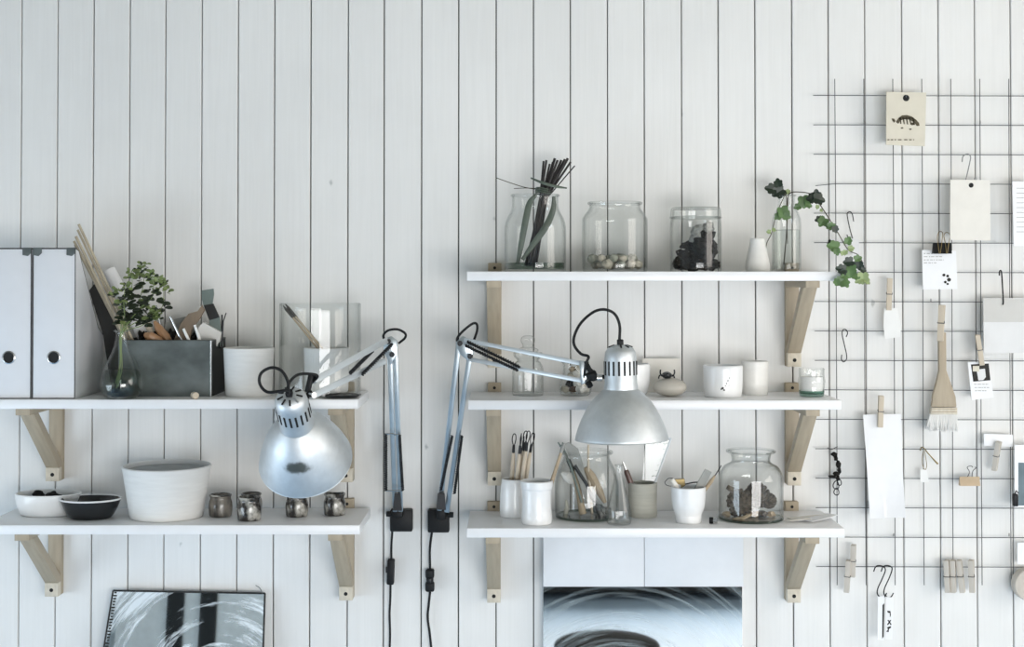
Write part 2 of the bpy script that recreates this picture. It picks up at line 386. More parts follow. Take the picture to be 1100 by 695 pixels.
ORG = {}
def set_tags(o, label=None, cat=None, group=None, kind=None):
    if label: o['label'] = label
    if cat: o['category'] = cat
    if group: o['group'] = group
    if kind: o['kind'] = kind
    return o
def thing(name, label, cat, loc, group=None):
    o = bpy.data.objects.new(name, None); o.empty_display_size = 0.02
    COL.objects.link(o); o.location = Vector(loc); ORG[o.name] = Vector(loc)
    return set_tags(o, label, cat, group)
def obj(name, g, mats, parent=None, origin=None, smooth_=True, angle=35):
    if not isinstance(mats, (list, tuple)): mats = [mats]
    org = ORG[parent.name] if parent is not None else (Vector(origin) if origin is not None else Vector((0, 0, 0)))
    me = bpy.data.meshes.new(name)
    me.from_pydata([v - org for v in g.v], [], g.f); me.update()
    for m in mats: me.materials.append(m)
    if len(mats) > 1: me.polygons.foreach_set('material_index', g.mi)
    bm = bmesh.new(); bm.from_mesh(me); bmesh.ops.recalc_face_normals(bm, faces=bm.faces[:]); bm.to_mesh(me); bm.free()
    if smooth_:
        me.polygons.foreach_set('use_smooth', [True] * len(me.polygons))
        me.set_sharp_from_angle(angle=R(angle))
    o = bpy.data.objects.new(name, me); COL.objects.link(o)
    if parent is not None: o.parent = parent
    else: o.location = org
    ORG[o.name] = org
    return o
def solo(name, g, mats, label, cat, origin, group=None, kind=None, smooth_=True, angle=35):
    return set_tags(obj(name, g, mats, None, origin, smooth_, angle), label, cat, group, kind)
def struct(name, g, mats, smooth_=False):
    return set_tags(obj(name, g, mats, smooth_=smooth_), kind='structure')
def dup(root, loc, rot=None, label=None, group=None):
    r = root.copy(); COL.objects.link(r); r.location = Vector(loc)
    if rot: r.rotation_euler = rot
    if label: r['label'] = label
    if group: r['group'] = group
    for ch in list(root.children):
        c = ch.copy(); COL.objects.link(c); c.parent = r
        for g in list(ch.children):
            d = g.copy(); COL.objects.link(d); d.parent = c
    return r

# ---------------------------------------------------------------- the room
def build_room():
    # plank joints read along the top of the wall, carried on at the same pitch to both corners
    tops = [23.3, 62, 100.7, 139.6, 178, 217, 256, 295, 334, 374, 412.7, 453, 492.7, 533, 573, 612.7, 652.4, 692, 732, 771.5, 811, 850.5, 889.7, 929, 968.7, 1008, 1047, 1085.5]
    xs = [W(p, 45, 0).x for p in tops]
    while xs[0] > XL + 0.1: xs.insert(0, xs[0] - 0.0785)
    while xs[-1] < XR - 0.1: xs.append(xs[-1] + 0.0785)
    xs = [XL - 0.1] + xs + [XR + 0.1]
    g = G(); r = random.Random(3)
    H = 2.45; ch = 0.0014
    for a, b in zip(xs, xs[1:]):
        w = r.uniform(0.0013, 0.0021); a += w / 2 + 0.0003; b -= w / 2 + 0.0003; y = -r.uniform(-0.0006, 0.0006)
        P = [(a, y + 0.012), (a, y + ch), (a + ch, y), (b - ch, y), (b, y + ch), (b, y + 0.012)]
        V = [(p[0], p[1], 0) for p in P] + [(p[0], p[1], H) for p in P]
        g.add(V, [[i, i + 1, i + 7, i + 6] for i in range(5)], 0)
    g.add([(XL - .1, 0.0118, 0), (XR + .1, 0.0118, 0), (XR + .1, 0.0118, H), (XL - .1, 0.0118, H),
           (XL - .1, 0.1, 0), (XR + .1, 0.1, 0), (XR + .1, 0.1, H), (XL - .1, 0.1, H)], [[0, 1, 2, 3], [7, 6, 5, 4], [0, 3, 7, 4], [1, 5, 6, 2]], 1)
    struct('wall_front', g, [m_wall, m_gap])
    f = G(); f.box(((XL + XR) / 2, YB / 2, -0.05), (XR - XL + 0.4, -YB + 0.4, 0.1)); struct('floor', f, m_floor)
    f = G(); f.box(((XL + XR) / 2, YB / 2, H + 0.05), (XR - XL + 0.4, -YB + 0.4, 0.1)); struct('ceiling', f, m_ceil)
    # side walls with a window opening each
    def side(name, x, s, y0, y1, z0, z1):
        g = G(); t = 0.1; xc = x + s * (t / 2 + 0.0)
        for (ya, yb, za, zb) in ((YB, y0, 0, H), (y1, 0.0, 0, H), (y0, y1, 0, z0), (y0, y1, z1, H)):
            g.box((xc, (ya + yb) / 2, (za + zb) / 2), (t, yb - ya, zb - za))
        struct(name, g, m_plaster)
    side('wall_right', XR, 1, -2.70, -0.80, 0.87, 2.37)
    side('wall_left', XL, -1, -2.50, -0.80, 0.16, 1.16)
    g = G(); t = 0.1
    for (xa, xb, za, zb) in ((XL, 0.0, 0, H), (2.4, XR, 0, H), (0.0, 2.4, 0, 0.27), (0.0, 2.4, 1.45, H)):
        g.box(((xa + xb) / 2, YB - t / 2, (za + zb) / 2), (xb - xa, t, zb - za))
    struct('wall_rear', g, m_rear)
    # window frames with glazing bars
    def winframe(name, c, wdt, hgt, axis, nx, nz):
        g = G(); b = 0.045
        ux = Vector((0, 1, 0)) if axis == 'x' else Vector((1, 0, 0))
        def bar(u, z, du, dz):
            p = Vector(c) + ux * u + Vector((0, 0, z))
            g.box(p, (0.05, du, dz) if axis == 'x' else (du, 0.05, dz), bev=0.004)
        for sx in (-1, 1): bar(sx * (wdt / 2 - b / 2), 0, b, hgt); bar(0, sx * (hgt / 2 - b / 2), wdt, b)
        for i in range(1, nx): bar(-wdt / 2 + wdt * i / nx, 0, 0.03, hgt)
        for i in range(1, nz): bar(0, -hgt / 2 + hgt * i / nz, wdt, 0.025)
        struct(name, g, m_shelf)
    winframe('window_1', (XR + 0.03, -1.75, 1.62), 1.9, 1.5, 'x', 2, 1)
    winframe('window_2', (XL - 0.03, -1.65, 0.66), 1.7, 1.0, 'x', 2, 1)
    winframe('window_3', (1.2, YB - 0.03, 0.86), 2.4, 1.18, 'y', 3, 1)
    # unseen pale door with dark bars, added for its reflection in the leaning mirror
    g = G(); g.box((-1.30, YB + 0.02, 1.02), (1.25, 0.04, 2.04), bev=0.004)
    for x in (-1.62, -1.46, -1.05): g.box((x, YB + 0.045, 1.05), (0.08, 0.02, 1.9), bev=0.003, mi=1)
    g.box((-1.2, YB + 0.045, 1.15), (0.05, 0.02, 0.7), rot=Matrix.Rotation(R(-50), 3, 'Y'), mi=1)
    struct('added_door', g, [m_plaster, m_black])
build_room()

# ---------------------------------------------------------------- shelves and brackets
STRIP = 0.018; SD = 0.218; TH = 0.0186
def shelf(name, px0, px1, pyb, label):
    zb = W(550, pyb, SD).z; a = W(px0, pyb, SD).x; b = W(px1, pyb, SD).x
    g = G(); g.box(((a + b) / 2, -(STRIP + SD) / 2, zb + TH / 2), (b - a, SD - STRIP, TH), bev=0.0012)
    o = solo(name, g, m_shelf, label, 'shelf', ((a + b) / 2, -SD / 2, zb), 'white wall shelves')
    return zb + TH
Z_LT = shelf('wall_shelf', -24, 384.5, 439.3, 'white shelf at left carrying the magazine files, metal box and glass cylinder')
Z_LB = shelf('wall_shelf', -22, 386.5, 574.3, 'lower white shelf at left carrying bowls and small glazed cups')
Z_RT = shelf('wall_shelf', 501.5, 907.5, 301.7, 'topmost white shelf at right carrying three large jars and ivy')
Z_RM = shelf('wall_shelf', 503, 904, 440.2, 'middle white shelf at right carrying stone, bowl and small jars')
Z_RB = shelf('wall_shelf', 501.5, 907.5, 577.6, 'bottom white shelf at right carrying tool cups and pine cone jar')

def bracket(px, pyb, ztop, label, above=0.019):
    c = W(px, pyb, 0.035); x = c.x; zb = c.z; zs = ztop - TH; w = 0.0285
    t = thing('shelf_bracket', label, 'shelf bracket', (x, 0, zb), 'birch shelf brackets')
    g = G(); g.box((x, -STRIP / 2, (zb + ztop + above) / 2), (w, STRIP - 0.0005, ztop + above - zb), bev=0.0012, mi=0)
    obj('back_strip', g, m_birch, t)
    g = G(); g.box((x, -(STRIP + 0.036) / 2, zb + 0.0145), (w, 0.036 - STRIP, 0.029), bev=0.001)
    fb = obj('foot_block', g, m_birchend, t)
    g = G(); g.lathe([(0, 0.0006), (0.0040, 0.0006), (0.0040, -0.004), (0, -0.004)], (x, -0.036, zb + 0.014), 14, (0, -1, 0)); obj('screw_hole', g, m_hole, fb)
    g = G(); g.box((x, -(STRIP + 0.212) / 2, zs - 0.0068), (w, 0.212 - STRIP, 0.0135), bev=0.001); obj('arm', g, m_birch, t)
    # diagonal strut in the y,z plane
    za = zs - 0.0136; zf = zb + 0.0292
    P = [(0.1885, za), (0.160, za), (0.0185, zf + 0.012), (0.0185, zf), (0.0355, zf)]
    g = G(); g.prism([(-p[0], p[1]) for p in P], w, (x - w / 2, 0, 0), (0, 1, 0), (0, 0, 1), bev=0.0008)
    obj('strut', g, m_birch, t)
    g = G()
    for dz in (ztop + above * 0.45,): g.lathe([(0, 0.0006), (0.0032, 0.0006), (0.0032, -0.003), (0, -0.003)], (x, -STRIP, dz), 14, (0, -1, 0))
    obj('screw_hole', g, m_hole, t)
bracket(56.3, 517, Z_LT, 'wooden bracket under the left end of the shelf with magazine files')
bracket(371.5, 518, Z_LT, 'wooden bracket half hidden behind the tilted lamp shade', )
bracket(55.3, 641, Z_LB, 'wooden bracket below the black bowl, left of the smeared mirror')
bracket(371.5, 645, Z_LB, 'wooden bracket below small cups, right of the smeared mirror')
bracket(531.3, 395, Z_RT, 'wooden bracket seen end on behind the lamp arm, under the stick jar')
bracket(531, 521.5, Z_RM, 'wooden bracket seen end on left of the cup of carving tools')
bracket(530.5, 647.5, Z_RB, 'wooden bracket seen end on left of the white panel')
bracket(853.5, 394, Z_RT, 'wooden bracket under the ivy bottle at the top shelf end')
bracket(853.5, 521.5, Z_RM, 'wooden bracket under the green glass tumbler, above the pine cone jar')
bracket(853, 647.5, Z_RB, 'wooden bracket under the loose papers at the bottom shelf end')

# ---------------------------------------------------------------- pots and jars
def proj_y(v):
    dy, dz = v.y + D, v.z - EYE; return CY - F * (dz * math.cos(TILT) - dy * math.sin(TILT)) / (dy * math.cos(TILT) + dz * math.sin(TILT))
def P_(prof, yb, d, z=None):                       # pixel profile (r, y) -> metres above the shelf
    k = mpp(d); yt = prof[-1][1]; f = 1 if z is None else (proj_y(Vector((0, -d, z))) - yt) / (yb - yt)      # foot centre as seen, rim where the photo has it
    return [(r * k, max(0.0, (yb - y) * k * f)) for (r, y) in prof]
def rounded(prof, sub=4):
    pts = smooth([Vector((p[0], 0, p[1])) for p in prof], sub); return [(max(p.x, 0.0005), p.z) for p in pts]
def at(px, d, z): return Vector((W(px, 300, d).x, -d, z))
def pot(name, px, d, z, prof, yb, mat, label, cat, group=None, t=0.004, sub=4, n=56, floor=0.006, sx=1, sy=1):
    g = G(); c = at(px, d, z); pr = P_(prof, yb, d, z)
    g.vessel(rounded(pr, sub) if sub else pr, c, t, floor, n, sx=sx, sy=sy)
    return solo(name, g, mat, label, cat, c, group, angle=50)
def glassjar(name, px, d, z, prof, yb, label, cat, group=None, t=0.0022, sub=4, mat=None, rim=None, parts=True):
    c = at(px, d, z); pr = P_(prof, yb, d, z)
    T = thing(name, label, cat, c, group)
    g = G(); g.vessel(rounded(pr, sub), c, t, 0.005, 64); obj('glass_body', g, mat or m_glass, T, angle=60)
    if rim:                                            # rolled rim
        g = G(); k = mpp(d); rr = pr[-1][0]; h = pr[-1][1]
        g.tube([c + Vector((rr * math.cos(a), rr * math.sin(a), h)) for a in [2 * math.pi * i / 64 for i in range(64)]], rim * k, 10, closed=True)
        obj('rim', g, m_glass2, T)
    return T, c

# --- left shelf, upper
def magazine_file(px0, px1, label, d1=0.205, d0=0.02):
    a = W(px0, 350, d1); b = W(px1, 350, d1); ztop = W(px0, 267, d1).z; z = Z_LT
    h = ztop - z; t = thing('magazine_file', label, 'magazine file', ((a.x + b.x) / 2, -(d0 + d1) / 2, z), 'white magazine files')
    w = 0.0024
    g = G()
    g.box(((a.x + b.x) / 2, -d1 + w / 2, z + h / 2), (b.x - a.x, w, h), bev=0.0005)      # spine
    obj('spine', g, m_file, t)
    side = [(-d1 + w, 0), (-d0, 0), (-d0, h * 0.40), (-d0 - 0.035, h * 0.46), (-d1 + 0.022, h * 0.985), (-d1 + w, h)]
    for x in (a.x, b.x - w):
        g = G(); g.prism(side, w, (x, 0, z), (0, 1, 0), (0, 0, 1)); 
        so = obj('side_panel', g, m_file, t, smooth_=False)
        g = G(); pts = [Vector((x + w / 2, p[0], z + p[1])) for p in side[2:]]
        g.tube(pts, 0.0017, 6); obj('edge_binding', g, m_slate, so)
    g = G(); g.box(((a.x + b.x) / 2, -(d0 + d1) / 2, z + w / 2), (b.x - a.x - 2 * w, d1 - d0 - w, w)); g.box(((a.x + b.x) / 2, -d0 - w / 2, z + h * 0.2), (b.x - a.x - 2 * w, w, h * 0.4))
    obj('base_and_back', g, m_file, t, smooth_=False)
    g = G(); g.tube([Vector((a.x, -d1, ztop)), Vector((b.x, -d1, ztop))], 0.0015, 6)
    for x in (a.x, b.x): g.tube([Vector((x, -d1, z + 0.0016)), Vector((x, -d1, ztop))], 0.0009, 6)
    g.tube([Vector((a.x, -d1, z + 0.0014)), Vector((b.x, -d1, z + 0.0014))], 0.0009, 6)
    obj('edge_binding', g, m_slate, t)
    g = G(); hc = W((px0 + px1) / 2 + 0.5, 384, d1)
    hc.x = (a.x + b.x) / 2
    g.lathe([(0.0132, 0.0012), (0.0112, 0.0022), (0.0100, 0.0008), (0.0098, -0.0003)], hc, 32, (0, -1, 0)); obj('finger_ring', g, m_chrome, t)
    g = G(); g.lathe([(0, 0.0003), (0.0105, 0.0003), (0.0105, -0.006), (0, -0.006)], hc, 32, (0, -1, 0)); obj('finger_hole', g, m_hole, t)
    for x, s in ((a.x, 1), (b.x, -1)):
        g = G(); cx = x + s * 0.0085
        g.prism([(-0.0085, 0.001), (0.0085, 0.001), (0.0085, -0.009), (0.002, -0.015), (-0.0085, -0.013)], 0.0016, (cx, -d1 - 0.0001, ztop), (s, 0, 0) if s > 0 else (1, 0, 0), (0, 0, 1))
        g.box((cx, -d1 + 0.006, ztop + 0.001), (0.017, 0.014, 0.0016))
        obj('metal_corner', g, m_zinc, t, smooth_=False)
magazine_file(-14, 33.2, 'white magazine file at the far left edge of the photo')
magazine_file(35.4, 80.5, 'white magazine file beside the zinc box, its side showing')

# leaning canes and what stands behind the zinc box
for i, (x0, y0, x1, y1, r, d0, d1) in enumerate([(84.5, 241, 165.5, 415, 1.5, 0.112, 0.122), (81.5, 254, 158.5, 415, 1.6, 0.120, 0.132), (83.5, 247, 162, 415, 1.3, 0.104, 0.112), (79.5, 259, 160, 415, 1.4, 0.118, 0.120), (80.5, 263, 159, 415, 1.2, 0.102, 0.104)]):
    a, b = W(x0, y0, d0), W(x1, y1, d1); k = mpp(0.1)
    b2 = b
    g = G(); g.tube([a, a.lerp(b2, .33) + Vector((0.001, 0, 0)), a.lerp(b2, .66), b2], [r * k, r * k * 1.05, r * k, r * k], 8)
    solo('cane', g, m_cane, 'split cane leaning out of the zinc box towards the magazine file', 'stick', b2, 'canes leaning out of the zinc box')
a, b = W(117, 290, 0.055), W(160, 372, 0.065)
dr = (b - a); b2 = a + dr * 1.2
g = G(); ax = dr.normalized(); k = 0.0135
g.lathe([(0.0005, 0), (k, 0), (k, 0.21), (k - 0.002, 0.21), (k - 0.002, 0.002), (0.0005, 0.002)], a, 24, tuple(ax))
solo('paper_roll', g, m_paper, 'white paper roll leaning behind the green sprig', 'paper roll', b2)
g = G(); k = mpp(0.07)
p = [W(97, 312, 0.06), W(104, 303, 0.06), W(128, 352, 0.06), W(138, 378, 0.06), W(138, 426, 0.06), W(122, 426, 0.06), W(112, 360, 0.06)]
o0 = p[0]; g.prism([(q.x - o0.x, q.z - o0.z) for q in p][::-1], 0.006, (o0.x, -0.062, o0.z), (1, 0, 0), (0, 0, 1))  # black sheet whose lower part stands for the shade in the gap
solo('dark_gap_sheet', g, m_slate, 'black sheet in the gap beside the magazine file, partly standing for shade', 'board', W(125, 424, 0.06), smooth_=False)

# zinc box
def zinc_box():
    d1, d0 = 0.150, 0.014; z = Z_LT
    xa, xb = W(127, 400, d1).x, W(227, 400, d1).x; zt = W(180, 366, d1).z; w = 0.0015
    T = thing('metal_box', 'dark zinc box full of tools beside the round glass vase', 'metal box', ((xa + xb) / 2, -(d0 + d1) / 2, z))
    h = zt - z
    g = G(); g.box(((xa + xb) / 2, -d1 + w, z + h / 2), (xb - xa, 2 * w, h), bev=0.0004); obj('front_panel', g, m_zinc, T, smooth_=False)
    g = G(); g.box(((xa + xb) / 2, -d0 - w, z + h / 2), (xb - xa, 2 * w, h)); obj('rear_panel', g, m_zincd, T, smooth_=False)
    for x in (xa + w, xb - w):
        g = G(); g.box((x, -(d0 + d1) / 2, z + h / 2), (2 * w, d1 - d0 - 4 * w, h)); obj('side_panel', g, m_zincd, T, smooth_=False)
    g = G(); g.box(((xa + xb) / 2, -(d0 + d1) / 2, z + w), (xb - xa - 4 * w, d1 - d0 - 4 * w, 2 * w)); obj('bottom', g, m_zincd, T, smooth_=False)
    g = G(); g.tube([Vector((xb - 0.0012, -d1 - 0.0002, z + 0.001)), Vector((xb - 0.0012, -d1 - 0.0002, zt))], 0.0018, 6); obj('bright_edge', g, m_chrome, T)  # bright rod along the right front edge of the box
    g = G(); g.tube([Vector((xa, -d1 + w, zt)), Vector((xb, -d1 + w, zt)), Vector((xb, -d0 - w, zt)), Vector((xa, -d0 - w, zt))], 0.0016, 6, closed=True); obj('rim', g, m_zinc, T)
    # ring handle on the side
    g = G(); c = Vector((xb + 0.003, -(d0 + d1) / 2, zt - 0.002))
    g.tube([c + Vector((0.001, 0.018 * math.cos(a), 0.016 * math.sin(a))) for a in [2 * math.pi * i / 20 for i in range(20)]], 0.0016, 6, closed=True); obj('ring_handle', g, m_zincd, T)
zinc_box()

def bar_tool(name, pts, rad, mats, label, cat, group=None, n=10, extra=None):
    """a rod along pixel points (px,py,d) with pixel radii"""
    P = [W(*p) for p in pts]; k = mpp(pts[0][2])
    g = G(); g.tube(P, [r * k for r in rad], n)
    if extra is None: return solo(name, g, mats, label, cat, P[-1], group)
    T = thing(name, label, cat, P[-1], group); obj('handle', g, mats, T)
    for (nm, pp, rr, mm) in extra:
        e = G(); e.tube([W(*p) for p in pp], [r * k for r in rr], 8); obj(nm, e, mm, T)
    return T
# tools standing in the zinc box
bar_tool('wooden_mallet', [(155, 359, .125), (160, 361, .125), (170, 367, .12), (175, 372, .115)], [2, 5.5, 6, 4], m_orange, 'oiled wooden tool handle lying low behind the box front', 'tool handle')
bar_tool('turned_handle', [(166, 345, .11), (170, 352, .11), (178, 362, .11), (184, 374, .11)], [1.5, 4.5, 5, 4], m_orange, 'brown turned handle beside the pale pointed tool', 'tool handle')
bar_tool('carving_tool', [(155, 339, .095), (158, 346, .095), (162, 358, .095), (168, 382, .095)], [1.5, 3.4, 3.2, 2.5], m_pin, 'pale pointed wooden tool in the zinc box under the leaves', 'tool')
bar_tool('metal_scraper', [(168, 328, .08), (171, 345, .08), (178, 372, .08), (184, 395, .08)], [0.6, 1.2, 1.4, 1.2], m_chrome, 'thin steel rod leaning left in the zinc box', 'tool')
bar_tool('metal_scraper', [(183, 340, .128), (190, 355, .128), (198, 372, .128), (204, 388, .128)], [1.1, 1.2, 1.2, 1.2], m_chrome, 'bright steel rod in the middle of the zinc box', 'tool')
bar_tool('metal_scraper', [(197, 353, .138), (203, 366, .138), (207, 380, .138)], [1.5, 1.6, 1.2], m_ceramw, 'short white stick near the middle of the zinc box', 'tool')
bar_tool('metal_scraper', [(209, 349, .138), (213, 360, .138), (217, 376, .138)], [1.4, 1.7, 1.2], m_ceramw, 'short white stick right of the wooden paddle', 'tool')
def flat_tool(name, poly, d, t, mat, label, cat, lean=0.0):
    P = [W(x, y, d) for x, y in poly]; o = P[0]
    g = G(); g.prism([(q.x - o.x, q.z - o.z) for q in P], t, (o.x, -d + t / 2, o.z), (1, 0, 0), (0, 0, 1), bev=min(t * 0.2, 0.0006))
    return solo(name, g, mat, label, cat, P[-1], smooth_=False)
flat_tool('wooden_paddle', [(217, 328), (213, 334), (203, 337), (195, 347), (187, 366), (192, 384), (202, 372), (206, 354), (215, 342), (220, 333)][::-1], .112, 0.010, m_paddle, 'brown wooden paddle slanting across the zinc box', 'wooden paddle')
flat_tool('white_block', [(214, 352), (219, 346), (239, 357), (237, 366), (226, 384), (212, 372)][::-1], .095, 0.02, m_ceramw, 'chunky white eraser block at the right end of the zinc box', 'block')
flat_tool('clay_slab', [(178, 347), (190, 342), (200, 340), (212, 352), (214, 384), (176, 384)][::-1], .05, 0.012, m_grey, 'grey slab standing at the back of the zinc box', 'slab')
T = thing('putty_knife', 'short putty knife standing tall in the zinc box', 'putty knife', W(226, 372, .09))
g = G(); P = [W(x, y, .09) for x, y in [(216.5, 312), (229.5, 310), (230, 316), (228.5, 326), (219, 329), (217, 322)]]; o0 = P[0]
g.prism([(q.x - o0.x, q.z - o0.z) for q in P][::-1], 0.004, (o0.x, -.088, o0.z), bev=0.0008); obj('blade', g, m_duck, T, smooth_=False)
g = G(); P = [W(x, y, .09) for x, y in [(219, 328), (229, 326), (236, 341), (225, 344)]]; o0 = P[0]
g.prism([(q.x - o0.x, q.z - o0.z) for q in P][::-1], 0.008, (o0.x, -.086, o0.z), bev=0.001); obj('grip', g, m_slate, T, smooth_=False)
g = G(); P = [W(x, y, .09) for x, y in [(225, 343), (236, 340), (240, 372), (224, 374)]]; o0 = P[0]
g.prism([(q.x - o0.x, q.z - o0.z) for q in P][::-1], 0.006, (o0.x, -.087, o0.z), bev=0.001); obj('tang', g, m_duck, T, smooth_=False)
bar_tool('wire_tool', [(243, 336, .10), (240, 345, .10), (238, 372, .10)], [0.6, 0.7, 0.9], m_spring, 'thin dark wire standing at the right corner of the zinc box', 'tool')
bar_tool('wire_tool', [(238.5, 338, .09), (238.5, 350, .09), (237, 372, .09)], [0.9, 1.0, 1.0], m_spring, 'dark straight rod beside the thin wire in the zinc box', 'tool')
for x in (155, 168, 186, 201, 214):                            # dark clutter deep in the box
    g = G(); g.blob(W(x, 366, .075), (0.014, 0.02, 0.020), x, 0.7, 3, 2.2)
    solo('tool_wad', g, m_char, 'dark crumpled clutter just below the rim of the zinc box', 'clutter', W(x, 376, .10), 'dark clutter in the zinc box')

# round glass vase with a spurge sprig
vd = 0.195
T, vc = glassjar('glass_vase', 130.8, vd, Z_LT, [(11, 428.5), (18, 425.5), (22, 418), (22.3, 408), (18, 394), (10.5, 379), (6.6, 366), (6.4, 358), (7.6, 355.5)], 428.5, 'small round bottomed glass vase holding the green sprig', 'glass vase', rim=0.9, mat=m_glass2)
g = G(); g.lathe(rounded([(0.0005, 0.0022), (0.021, 0.0025), (0.033, 0.007), (0.0392, 0.019), (0.0396, 0.037), (0.0352, 0.054), (0.030, 0.0585)], 3) + [(0.0005, 0.0586)], vc, 40); obj('water', g, m_waterd, T)

def leafpoly(c, up, nrm, L, Wd, mi, g, lobes=False):
    up = up.normalized(); nrm = (nrm - up * nrm.dot(up)).normalized(); sx = up.cross(nrm)
    if lobes: pl = [(0, 0), (0.18, -0.10), (0.38, -0.06), (0.50, 0.12), (0.44, 0.32), (0.52, 0.46), (0.46, 0.66), (0.26, 0.70), (0.16, 0.90), (0, 0.98), (-0.16, 0.90), (-0.26, 0.70), (-0.46, 0.66), (-0.52, 0.46), (-0.44, 0.32), (-0.50, 0.12), (-0.38, -0.06), (-0.18, -0.10)]
    else: pl = [(0, 0), (0.30, 0.25), (0.42, 0.6), (0.26, 0.92), (0, 1.0), (-0.26, 0.92), (-0.42, 0.6), (-0.30, 0.25)]
    n = len(pl); V = []; th = 0.0005
    for s in (0, 1):
        for (a, b) in pl: V.append(c + sx * (a * Wd) + up * (b * L) + nrm * (0.22 * Wd * abs(a) - 0.25 * L * b * b * 0.35 + s * th))
        V.append(c + up * (L * 0.45) + nrm * (-0.02 * L + s * th))
    F_ = []
    for i in range(n):
        j = (i + 1) % n
        F_.append([i, j, n]); F_.append([n + 1 + j, n + 1 + i, n + 1 + n]); F_.append([i, n + 1 + i, n + 1 + j, j])
    g.add(V, F_, mi)
def sprig():
    base = W(125, 417, vd)
    tips = [[(125, 417), (131, 395), (129.5, 360), (133, 335), (141, 312), (142, 296)], [(127, 415), (129, 392), (131, 360), (146, 335), (154, 305), (155, 287)],
            [(126, 414), (130, 385), (130, 358), (150, 332), (164, 318), (164, 296)], [(124, 412), (130, 388), (130.5, 358), (158, 340), (174, 330), (176, 304)],
            [(126, 413), (130, 380), (131, 357), (134, 345), (133, 325), (134, 309)], [(126, 410), (130, 380), (130, 358), (152, 350), (160, 342), (168, 335)]]
    T = thing('spurge_sprig', 'leafy green sprig standing in the small round glass vase', 'plant', base)
    gs = G(); gl = G(); r = random.Random(5)
    for k, tp in enumerate(tips):
        dd = lambda i: vd + (0 if i < 3 else (i - 2) * [0.004, -0.008, 0.008, -0.006, 0.01, 0.0][k])
        P = smooth([W(p[0], p[1], dd(i)) for i, p in enumerate(tp)], 6)
        gs.tube(P, [0.0013 - 0.0007 * i / len(P) for i in range(len(P))], 6)
        # whorls of leaves near tips and dark leaves lower down
        tip = P[-1]
        nheads = [(tip, 13)] + [(P[-4] + Vector((r.uniform(-.016, .016), r.uniform(-.01, .01), r.uniform(-.004, .012))), 8) for _ in range(2)]
        for (c, nn) in nheads:
            for i in range(nn):
                a = r.uniform(0, 6.28); up = Vector((math.cos(a), 0.6 * math.sin(a), r.uniform(-0.1, 0.9)))
                leafpoly(c + Vector((r.uniform(-.006, .006), r.uniform(-.004, .004), r.uniform(-.008, .008))), up, Vector((r.uniform(-.4, .4), -0.8, 0.7)), r.uniform(.008, .013), r.uniform(.007, .010), 1 if r.random() < 0.75 else 0, gl)
        for i in range(len(P) // 2, len(P) - 4):
            if P[i].z < W(130, 349, vd).z: continue
            for _ in range(2):
                a = r.uniform(0, 6.28); up = Vector((math.cos(a), 0.6 * math.sin(a), r.uniform(-0.3, 0.5)))
                leafpoly(P[i] + Vector((r.uniform(-.008, .008), r.uniform(-.006, .006), 0)), up, Vector((0, -0.7, 0.7)), r.uniform(.012, .022), r.uniform(.010, .015), 0 if r.random() < 0.8 else 1, gl)
    obj('stem', gs, m_leafl, T); obj('foliage', gl, [m_leafd, m_leafl], T, smooth_=False)
sprig()
# cork lying before the box
g = G(); g.lathe([(0.0005, 0), (0.0062, 0), (0.0068, 0.001), (0.0068, 0.014), (0.0062, 0.015), (0.0005, 0.015)], at(209.5, 0.2, Z_LT + 0.0069) + Vector((-0.003, 0.004, 0)), 18, (0.5, -0.85, 0))
solo('cork', g, m_pin, 'small cork lying in front of the zinc box', 'cork', at(210, 0.2, Z_LT))

pot('white_pot', 267.7, 0.13, Z_LT, [(22, 426.8), (24.5, 426), (25.2, 415), (25.8, 400), (27, 374)], 426.8, m_ceramm, 'plain white clay pot between the zinc box and glass cylinder', 'pot', t=0.003)
# glass cylinder with a ribbed pot and sticks in it
T, gc = glassjar('glass_cylinder', 344, 0.115, Z_LT, [(42.3, 426), (43.3, 424), (43.3, 400), (43.3, 360), (43.3, 326.5)], 426, 'large open glass cylinder with a white pot inside', 'glass cylinder', t=0.003)
pot('ribbed_pot', 351, 0.115, Z_LT + 0.0055, [(20, 424), (23, 422), (23.6, 410), (23.8, 395), (24.2, 374)], 424, m_ceramm, 'white ribbed pot standing inside the large glass cylinder', 'pot', t=0.003)
for i, (x0, y0, x1, y1) in enumerate([(304, 328, 350, 385), (306.5, 326.5, 353, 385), (308.5, 329, 355, 385), (311, 333, 357, 386)]):
    a, b = W(x0, y0, 0.122 - i * 0.004), W(x1, y1, 0.115 - i * 0.004); k = mpp(.12)
    T = thing('paint_brush', 'thin dark tipped brush leaning out of the pot in the glass cylinder', 'brush', b, 'brushes in the glass cylinder')
    g = G(); g.tube([a.lerp(b, 0.22), b], [1.1 * k, 1.0 * k], 8); obj('handle', g, m_cane if i % 2 else m_handle, T)
    g = G(); g.tube([a, a.lerp(b, .08), a.lerp(b, 0.23)], [0.5 * k, 1.6 * k, 1.3 * k], 8); obj('bristles', g, m_bristled, T)
g = G(); g.lathe([(0.0005, 0.0005), (0.030, 0.0005), (0.0385, 0.005), (0.0395, 0.007), (0.0375, 0.0066), (0.030, 0.003), (0.0005, 0.003)], at(367.5, 0.178, Z_LT), 48, sy=0.8)
solo('black_saucer', g, m_blackc, 'thin black dish at the shelf end under the lamp arm', 'dish', at(367.5, 0.178, Z_LT))

